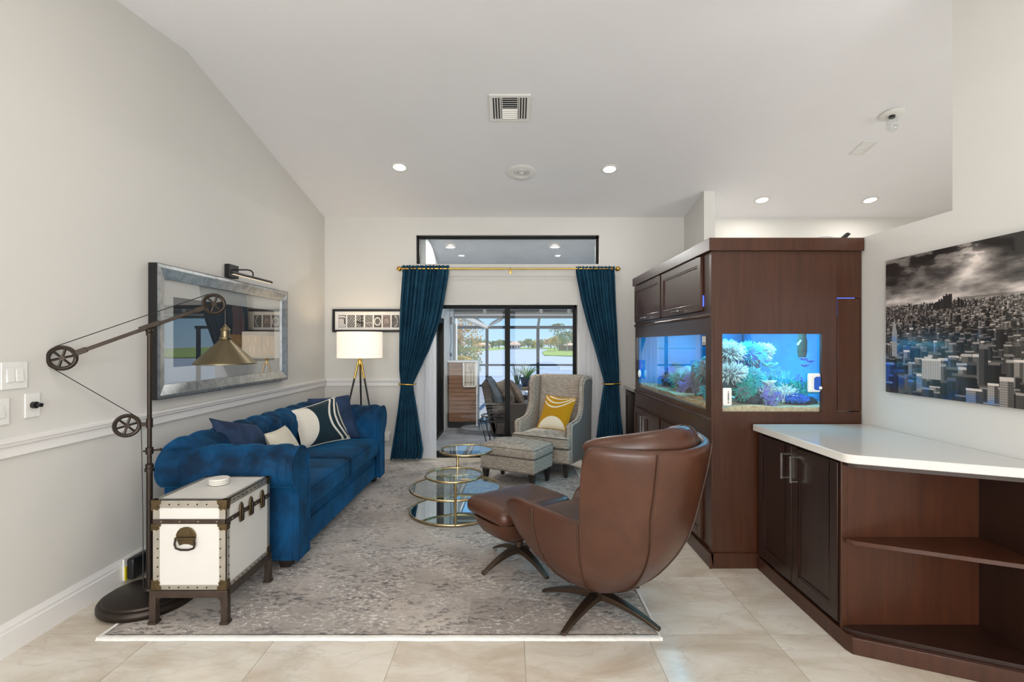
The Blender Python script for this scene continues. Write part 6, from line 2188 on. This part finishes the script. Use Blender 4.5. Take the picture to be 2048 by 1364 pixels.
# =================================================================== framed picture on the sofa wall
def frame_art(W=300, H=100):
    rng = np.random.default_rng(9)
    yy, xx = np.mgrid[0:H, 0:W]
    u, v = xx / W, yy / H
    img = np.zeros((H, W, 3))
    img[:] = np.array([0.10, 0.10, 0.13])
    n_ = fbm(W, H, 8, 4, rng, 5)
    img += (n_ * 0.10)[..., None]
    # dusky rose wall between dark drapes
    m = (u > 0.42) & (u < 0.92) & (v < 0.62)
    img[m] = np.array([0.42, 0.31, 0.30])
    for c, w in ((0.44, 0.05), (0.66, 0.06), (0.74, 0.05)):
        k = np.abs(u - c - 0.02 * np.sin(v * 5)) < w * (1 - 0.35 * v)
        st = 0.10 + 0.08 * np.sin(u * 260)
        img[k & (v < 0.75)] = np.stack([st, st * 0.85, st * 0.95], axis=2)[k & (v < 0.75)]
    k = (u > 0.80) & (v < 0.42)
    img[k] = np.array([0.16, 0.15, 0.14])
    # amber counter
    k = (u > 0.47) & (v > 0.50) & (v < 0.90)
    am = np.stack([0.66 + 0.12 * n_, 0.47 + 0.10 * n_, 0.22 + 0.08 * n_], axis=2)
    img[k] = am[k]
    k = k & (np.abs(u - 0.83) < 0.006)
    img[k] = np.array([0.25, 0.17, 0.08])
    k = (v >= 0.90) & (u > 0.45)
    img[k] = np.array([0.42, 0.37, 0.34])
    for q in range(30):
        x0 = int(rng.uniform(0.55, 0.98) * W)
        y0 = int(rng.uniform(0.55, 0.8) * H)
        img[y0:y0 + rng.integers(4, 16), x0:x0 + 2] = np.array([0.85, 0.76, 0.55])
    return np.clip(img, 0, 1)


def silver_leaf():
    m = NT('brushed_silver_frame')
    v = m.coords('Object')
    n1 = m.noise(v, 14, 6, 0.65, 0.8)
    m.set(color=m.ramp(n1, [(0.3, '#8b8f92'), (0.7, '#c3c6c6')]), rough=m.math('ADD', m.math('MULTIPLY', n1, 0.25), 0.22), metal=0.85)
    m.bump(n1, 0.05, 0.002)
    return m.m


M_SILVER = silver_leaf()
fy0, fy1, fz0, fz1 = 3.245, 5.125, 1.086, 1.972
FXO, FXI = XL + 0.062, XL + 0.014
bf = thing('framed_picture', 'wide framed picture with silver frame and white mat above sofa', 'picture', (XL + 0.03, (fy0 + fy1) / 2, fz0))
part(bf, 'backing', MB().box(XL + 0.001, XL + 0.012, fy0 + 0.02, fy1 - 0.02, fz0 + 0.02, fz1 - 0.02), M_BLACKPL)
fwid = 0.088


def mitre(a, b, horiz):
    """one bevelled moulding side; a and b are opposite outer corners"""


def frame_side(pts_out, pts_in):
    (y0, z0), (y1, z1) = pts_out
    (y2, z2), (y3, z3) = pts_in
    vs = [(XL + 0.002, y0, z0), (XL + 0.002, y1, z1), (FXO - 0.004, y1, z1), (FXO - 0.004, y0, z0), (FXO - 0.020, y2, z2), (FXO - 0.020, y3, z3), (XL + 0.002, y2, z2), (XL + 0.002, y3, z3)]
    ym0, zm0 = y0 + (y2 - y0) * 0.25, z0 + (z2 - z0) * 0.25
    ym1, zm1 = y1 + (y3 - y1) * 0.25, z1 + (z3 - z1) * 0.25
    vs += [(FXO, ym0, zm0), (FXO, ym1, zm1)]
    return MB().add(vs, [(0, 1, 2, 3), (3, 2, 9, 8), (8, 9, 5, 4), (4, 5, 7, 6), (6, 7, 1, 0), (0, 3, 8, 4, 6), (1, 7, 5, 9, 2)])


oc = [(fy0, fz0), (fy1, fz0), (fy1, fz1), (fy0, fz1)]
ic = [(fy0 + fwid, fz0 + fwid), (fy1 - fwid, fz0 + fwid), (fy1 - fwid, fz1 - fwid), (fy0 + fwid, fz1 - fwid)]
for k in range(4):
    part(bf, 'frame_side', frame_side((oc[k], oc[(k + 1) % 4]), (ic[k], ic[(k + 1) % 4])), M_SILVER, smooth=15)
part(bf, 'outer_edge', MB().box(XL + 0.002, FXO - 0.003, fy0 - 0.004, fy0 - 0.0005, fz0, fz1).box(XL + 0.002, FXO - 0.003, fy0 - 0.004, fy1 + 0.004, fz0 - 0.004, fz0 - 0.0005).box(XL + 0.002, FXO - 0.003, fy0 - 0.004, fy1 + 0.004, fz1 + 0.0005, fz1 + 0.004).box(XL + 0.002, FXO - 0.003, fy1 + 0.0005, fy1 + 0.004, fz0, fz1), M_BLACKPL)
ay0, ay1, az0, az1 = 3.455, 4.93, 1.287, 1.772
M_MAT = plain('white_mat_board', '#efedea', 0.8, var=0.01)
mx0, mx1 = XL + 0.016, XL + 0.020
part(bf, 'mat_board', MB().box(mx0, mx1, fy0 + fwid - 0.01, ay0, fz0 + fwid - 0.01, fz1 - fwid + 0.01).box(mx0, mx1, ay1, fy1 - fwid + 0.01, fz0 + fwid - 0.01, fz1 - fwid + 0.01).box(mx0, mx1, ay0, ay1, fz0 + fwid - 0.01, az0).box(mx0, mx1, ay0, ay1, az1, fz1 - fwid + 0.01), M_MAT)
picture(bf, 'print', frame_art(), (XL + 0.0145, ay0 - 0.005, az1 + 0.005), (0, ay1 - ay0 + 0.01, 0), (0, 0, az0 - az1 - 0.01), print_mat('art_print', 0.5))
part(bf, 'glazing', MB().box(XL + 0.026, XL + 0.029, fy0 + fwid - 0.004, fy1 - fwid + 0.004, fz0 + fwid - 0.004, fz1 - fwid + 0.004), M_ARTGLASS)

# picture light above it
pk = thing('picture_light', 'black picture light over the silver framed picture', 'picture light', (XL + 0.05, 4.19, 2.0))
part(pk, 'wall_box', MB().box(XL + 0.001, XL + 0.045, 4.10, 4.24, 1.995, 2.105), M_BLACK, bevel=0.004)
part(pk, 'arm', MB().tube([(XL + 0.045, 4.14, 2.06), (XL + 0.17, 4.14, 2.06), (XL + 0.19, 4.16, 2.055), (XL + 0.195, 4.18, 2.04), (XL + 0.195, 4.18, 2.005)], 0.006, 10), M_BLACK)
part(pk, 'tube_shade', MB().tube([(XL + 0.195, 3.86, 2.0), (XL + 0.195, 4.50, 2.0)], 0.012, 14), M_BLACK)
part(pk, 'lens', MB().box(XL + 0.188, XL + 0.202, 3.88, 4.48, 1.985, 1.990), emitter('picture_light_lens', '#ffe9c8', 0.4))

# =================================================================== letter art on the end wall
la = thing('letter_art', 'black framed row of seven small grey photographs', 'picture', (-1.83, YB - 0.01, 1.61))
lx0, lx1, lz0, lz1 = -2.255, -1.318, 1.592, 1.882
part(la, 'frame', MB().box(lx0, lx1, YB - 0.026, YB - 0.002, lz1 - 0.030, lz1).box(lx0, lx1, YB - 0.026, YB - 0.002, lz0, lz0 + 0.030).box(lx0, lx0 + 0.030, YB - 0.026, YB - 0.002, lz0 + 0.03, lz1 - 0.03).box(lx1 - 0.030, lx1, YB - 0.026, YB - 0.002, lz0 + 0.03, lz1 - 0.03), M_BLACK, bevel=0.003)
part(la, 'mat_board', MB().box(lx0 + 0.028, lx1 - 0.028, YB - 0.012, YB - 0.002, lz0 + 0.028, lz1 - 0.028), M_MAT)
M_LETTER = print_mat('letter_print', 0.45)


def letter_img(k, W=28, H=42):
    rng = np.random.default_rng(100 + k)
    yy, xx = np.mgrid[0:H, 0:W]
    u, v = xx / (W - 1), yy / (H - 1)
    n_ = fbm(W, H, 5, 7, rng, 3)
    g = 0.25 + 0.35 * n_
    if k == 0:
        g = np.where(v > 0.3, 0.80, 0.35 + 0.3 * n_)
        g = np.where((np.abs(u - 0.85 + (0.5 - v) * 0.1) < 0.09) & (v > 0.1) & (v < 0.75), 0.15, g)
        g = np.where((np.abs(v - 0.10 - 0.25 * (u - 0.4) ** 2) < 0.06), 0.88, g)
    elif k in (1, 2):
        g = np.where(((u * 3.1 + v * 4 + k) % 1.0 < 0.5), 0.12 + 0.2 * n_, 0.55 + 0.3 * n_)
        if k == 2:
            g = np.where(np.abs(u - 0.78) < 0.08, 0.12, g)
            g = np.where((np.abs(v - 0.55 - 0.15 * u) < 0.09), 0.10, g)
    elif k == 3:
        g = 0.42 + 0.14 * np.sin(u * 14) * np.sin(v * 22 + u * 4) + 0.1 * n_
        g = np.where((v > 0.62) & (v < 0.68), 0.72, g)
    else:
        r = np.hypot((u - 0.48) * 1.0, (v - 0.52) * 1.35)
        if k == 4:
            g = np.where((r > 0.36) & (r < 0.48), 0.90, np.where(r < 0.30, 0.22 + 0.25 * n_, 0.28))
        elif k == 5:
            g = np.where((r > 0.40) & (r < 0.47), 0.22, np.where(r < 0.40, 0.55 + 0.1 * n_, 0.40 + 0.2 * n_))
            g = np.where((np.abs(u - v + 0.2) < 0.05) & (v > 0.5) & (v < 0.85), 0.25, g)
        else:
            r2 = np.hypot((u - 0.42) * 1.1, (v - 0.5) * 0.95)
            g = np.where((r2 > 0.36) & (r2 < 0.44) & (u > 0.4), 0.85, 0.22 + 0.25 * n_)
    t = np.array([1.0, 0.90, 0.87]) if k == 5 else np.array([1.0, 0.98, 0.96])
    return np.clip(g, 0, 1)[..., None] * t


for k in range(7):
    xa = -2.178 + k * 0.1115
    za, zb = 1.656, 1.804
    cell = part(la, 'photograph', MB().box(xa - 0.003, xa + 0.090, YB - 0.0145, YB - 0.0122, za - 0.003, zb + 0.003), M_BLACKPL)
    picture(cell, 'photo_print', letter_img(k), (xa, YB - 0.0155, zb), (0.087, 0, 0), (0, 0, za - zb), M_LETTER)

# =================================================================== switches and outlets
def plate(label, y0, y1, z0, z1, rockers, name='light_switch'):
    t = thing(name, label, 'switch', (XL, (y0 + y1) / 2, z0), 0, 'wall plates by the door side')
    part(t, 'cover_plate', MB().box(XL + 0.0003, XL + 0.007, y0, y1, z0, z1), M_WHITEPL, bevel=0.002)
    n_ = len(rockers)
    for k, c in enumerate(rockers):
        part(t, 'rocker', MB().prism([(XL + 0.006, z0 + 0.032), (XL + 0.013, z0 + 0.034), (XL + 0.008, z1 - 0.034), (XL + 0.006, z1 - 0.032)], c - 0.017, c + 0.017, 'y'), M_WHITEPL, bevel=0.001)
        for z in (z0 + 0.014, z1 - 0.014):
            part(t, 'screw', MB().tube([(XL + 0.006, c, z), (XL + 0.0082, c, z)], 0.003, 8), M_TRIM)
    return t


plate('white double rocker switch plate on the sofa wall', 2.305, 2.43, 1.235, 1.362, (2.345, 2.39))
plate('white single rocker switch plate low on the sofa wall', 2.26, 2.342, 1.072, 1.196, (2.30,))
jk = thing('cable_jack', 'white wall plate with a protruding black plug', 'wall plate', (XL, 2.455, 1.09), 0, 'wall plates by the door side')
part(jk, 'cover_plate', MB().box(XL + 0.0003, XL + 0.007, 2.418, 2.494, 1.088, 1.206), M_WHITEPL, bevel=0.002)
part(jk, 'plug', MB().tube([(XL + 0.006, 2.456, 1.148), (XL + 0.026, 2.456, 1.148)], 0.0165, 18).tube([(XL + 0.026, 2.456, 1.148), (XL + 0.05, 2.456, 1.148)], 0.010, 14), M_BLACKPL)
for z in (1.100, 1.194):
    part(jk, 'screw', MB().tube([(XL + 0.006, 2.456, z), (XL + 0.0082, 2.456, z)], 0.003, 8), M_TRIM)
ot = thing('wall_outlet', 'white outlet with plugged-in adapter beside the curtain', 'outlet', (-1.565, YB, 0.22))
part(ot, 'cover_plate', MB().box(-1.610, -1.535, YB - 0.007, YB - 0.0003, 0.225, 0.345), M_WHITEPL, bevel=0.002)
part(ot, 'adapter', MB().rbox((-1.565, YB - 0.032, 0.275), (0.075, 0.05, 0.085), 0.008, n=6), M_WHITEPL)
part(ot, 'cord', MB().tube([(-1.565, YB - 0.05, 0.24), (-1.56, YB - 0.06, 0.12), (-1.60, YB - 0.07, 0.03), (-1.66, YB - 0.08, 0.008), (-1.62, YB - 0.12, 0.008), (-1.57, YB - 0.07, 0.008)], 0.0035, 6), M_WHITEPL)
sg = thing('surge_protector', 'black plug-in box with yellow side by the baseboard', 'power adapter', (-2.30, 3.08, 0))
part(sg, 'body', MB().rbox((-2.300, 3.085, 0.088), (0.045, 0.15, 0.125), 0.010, n=8), M_BLACKPL)
part(sg, 'yellow_side', MB().box(-2.330, -2.3235, 3.005, 3.15, 0.022, 0.105), plain('yellow_plastic', '#e0c81e', 0.5, var=0.05))
part(sg, 'white_edge', MB().box(-2.341, -2.3305, 3.005, 3.15, 0.022, 0.15), M_WHITEPL)
part(sg, 'socket', MB().tube([(-2.277, 3.14, 0.10), (-2.258, 3.14, 0.10)], 0.012, 10), M_BLACKPL)

# =================================================================== ceiling fittings
def slope_frame(x, y):
    """matrix whose local z points down out of the ceiling at (x, y)"""
    s = -SLOPE_B if y > RIDGE_Y else SLOPE_F
    up = Vector((0, s, -1)).normalized()
    ty = Vector((0, 1, s)).normalized()
    tx = ty.cross(up).normalized()
    M = Matrix((tx, ty, up)).transposed().to_4x4()
    M.translation = Vector((x, y, ceil_z(y)))
    return M


def ceiling_thing(name, label, cat, x, y, group=None):
    t = thing(name, label, cat, (x, y, ceil_z(y)), 0, group)
    return t, slope_frame(x, y)


def downlight(x, y, label, power):
    t, M = ceiling_thing('recessed_downlight', label, 'downlight', x, y, 'recessed downlights')
    part(t, 'trim_ring', MB().lathe([(0.062, 0.0005), (0.088, 0.0005), (0.090, 0.004), (0.082, 0.008), (0.064, 0.006), (0.062, 0.0005)], 0, 0, 0, 36).xf(M), M_WHITEPL)
    part(t, 'lens', MB().lathe([(1e-5, 0.003), (0.063, 0.003), (0.063, 0.0045), (1e-5, 0.0045)], 0, 0, 0, 32).xf(M), M_LENS)
    p = M @ Vector((0, 0, 0.02))
    area_light('downlight_beam', p, p + (M.to_3x3() @ Vector((0, 0, 1))), 0.12, 0.12, power, (1.0, 0.95, 0.88), True)


DL = 7.0
downlight(-1.159, 5.153, 'lit recessed downlight above the sofa end', 5.0)
downlight(1.012, 5.19, 'lit recessed downlight in front of the aquarium cabinet', 5.0)
downlight(2.925, 5.85, 'lit recessed downlight just past the wall stub', DL)
downlight(4.19, 5.85, 'lit recessed downlight far over the half wall', DL)
for (x, y, where) in ((-1.1, 1.9, 'above the trunk'), (1.0, 1.9, 'above the bar cabinet'), (-1.1, -0.9, 'by the first rear window'), (1.0, -0.9, 'by the second rear window'), (3.6, 2.2, 'in the next room, middle'), (4.6, -0.5, 'in the next room, rear')):  # unseen downlights added to brighten the room
    downlight(x, y, 'lit recessed downlight out of view ' + where, DL)

vt, M = ceiling_thing('air_vent', 'white square louvred air vent in the sloped ceiling', 'vent', -0.018, 4.245)
hw, fr = 0.172, 0.030
part(vt, 'frame', MB().box(-hw, hw, -hw, -hw + fr, 0.001, 0.010).box(-hw, hw, hw - fr, hw, 0.001, 0.010).box(-hw, -hw + fr, -hw + fr, hw - fr, 0.001, 0.010).box(hw - fr, hw, -hw + fr, hw - fr, 0.001, 0.010).xf(M), M_WHITEPL, bevel=0.003)
part(vt, 'duct', MB().box(-hw + fr - 0.004, hw - fr + 0.004, -hw + fr - 0.004, hw - fr + 0.004, 0.0005, 0.0015).xf(M), plain('dark_duct', '#2c2c2c', 0.8, var=0.1))


def slat(cx, cy, L, along_x, tilt):
    w = 0.016
    m_ = MB().box(-L / 2, L / 2, -w / 2, w / 2, -0.0012, 0.0012)
    T = Matrix.Translation((cx, cy, 0.0095)) @ (Matrix.Identity(4) if along_x else Matrix.Rotation(PI / 2, 4, 'Z')) @ Matrix.Rotation(tilt, 4, 'X')
    return m_.xf(M @ T)


sx_list = [(-0.125, 0.9), (-0.102, 0.9), (-0.079, 0.9), (0.079, -0.9), (0.102, -0.9), (0.125, -0.9)]
for cx, tl__ in sx_list:
    part(vt, 'slat', slat(cx, 0, 2 * (hw - fr), False, tl__), M_WHITEPL)
for k in range(10):
    cy = -0.123 + k * 0.0272
    part(vt, 'slat', slat(0, cy, 0.128, True, -0.75 if k < 5 else 0.8), M_WHITEPL)
for x in (-0.066, 0.066):
    part(vt, 'divider', MB().box(x - 0.003, x + 0.003, -hw + fr, hw - fr, 0.002, 0.014).xf(M), M_WHITEPL)

cs, M = ceiling_thing('ceiling_speaker', 'round white ceiling speaker between the two front downlights', 'speaker', 0.10, 5.255)
part(cs, 'flange', MB().lathe([(0.082, 0.001), (0.150, 0.001), (0.153, 0.005), (0.145, 0.010), (0.090, 0.010), (0.082, 0.001)], 0, 0, 0, 48).xf(M), M_WHITEPL)
M_GRILLE = plain('pale_grey_grille', '#c6c6c6', 0.6, var=0.05)
part(cs, 'grille', MB().lathe([(1e-5, 0.006), (0.084, 0.006), (0.084, 0.002)], 0, 0, 0, 40).xf(M), M_GRILLE)
for r in (0.022, 0.042, 0.062, 0.080):
    part(cs, 'grille_ring', MB().ring((0, 0, 0.007), r, 0.0035, 40, 6).xf(M), M_WHITEPL if r != 0.042 else M_GRILLE)
part(cs, 'center_dot', MB().ball((0, 0, 0.007), 0.010, 10, 6).xf(M), M_WHITEPL)

gf, M = ceiling_thing('glass_ceiling_lamp', 'small clear glass ceiling lamp on a white round plate', 'ceiling lamp', 3.28, 4.32)
part(gf, 'canopy', MB().lathe([(1e-5, 0.001), (0.088, 0.001), (0.092, 0.010), (0.070, 0.020), (1e-5, 0.022)], 0, 0, 0, 36).xf(M), M_WHITEPL)
c0 = M @ Vector((0, 0, 0.02))
part(gf, 'socket', MB().tube([c0, c0 - Vector((0, 0, 0.02))], 0.024, 16), M_BLACK)
M_CLEAR = glass_mat('clear_lamp_glass', (0.93, 0.95, 0.95), 0.10, 1.0)
part(gf, 'glass_shade', MB().lathe([(0.036, -0.02), (0.042, -0.024), (0.042, -0.11), (0.036, -0.12), (0.020, -0.135), (1e-5, -0.137)], c0.x, c0.y, c0.z, 28), M_CLEAR)
part(gf, 'glass_rim', MB().ring((c0.x, c0.y, c0.z - 0.075), 0.043, 0.0025, 30, 6).ring((c0.x, c0.y, c0.z - 0.115), 0.037, 0.002, 30, 6), M_TRIM)
rv_, M = ceiling_thing('ceiling_register', 'flat white return grille on the ceiling beyond the half wall', 'vent', 3.385, 4.82)
part(rv_, 'frame', MB().box(-0.07, 0.07, -0.11, -0.10, 0.0005, 0.006).box(-0.07, 0.07, 0.10, 0.11, 0.0005, 0.006).box(-0.07, -0.06, -0.1, 0.1, 0.0005, 0.006).box(0.06, 0.07, -0.1, 0.1, 0.0005, 0.006).xf(M), M_WHITEPL)
for k in range(8):
    part(rv_, 'slat', MB().box(-0.06, 0.06, -0.092 + k * 0.0255, -0.080 + k * 0.0255, 0.0005, 0.004).xf(M), M_WHITEPL)
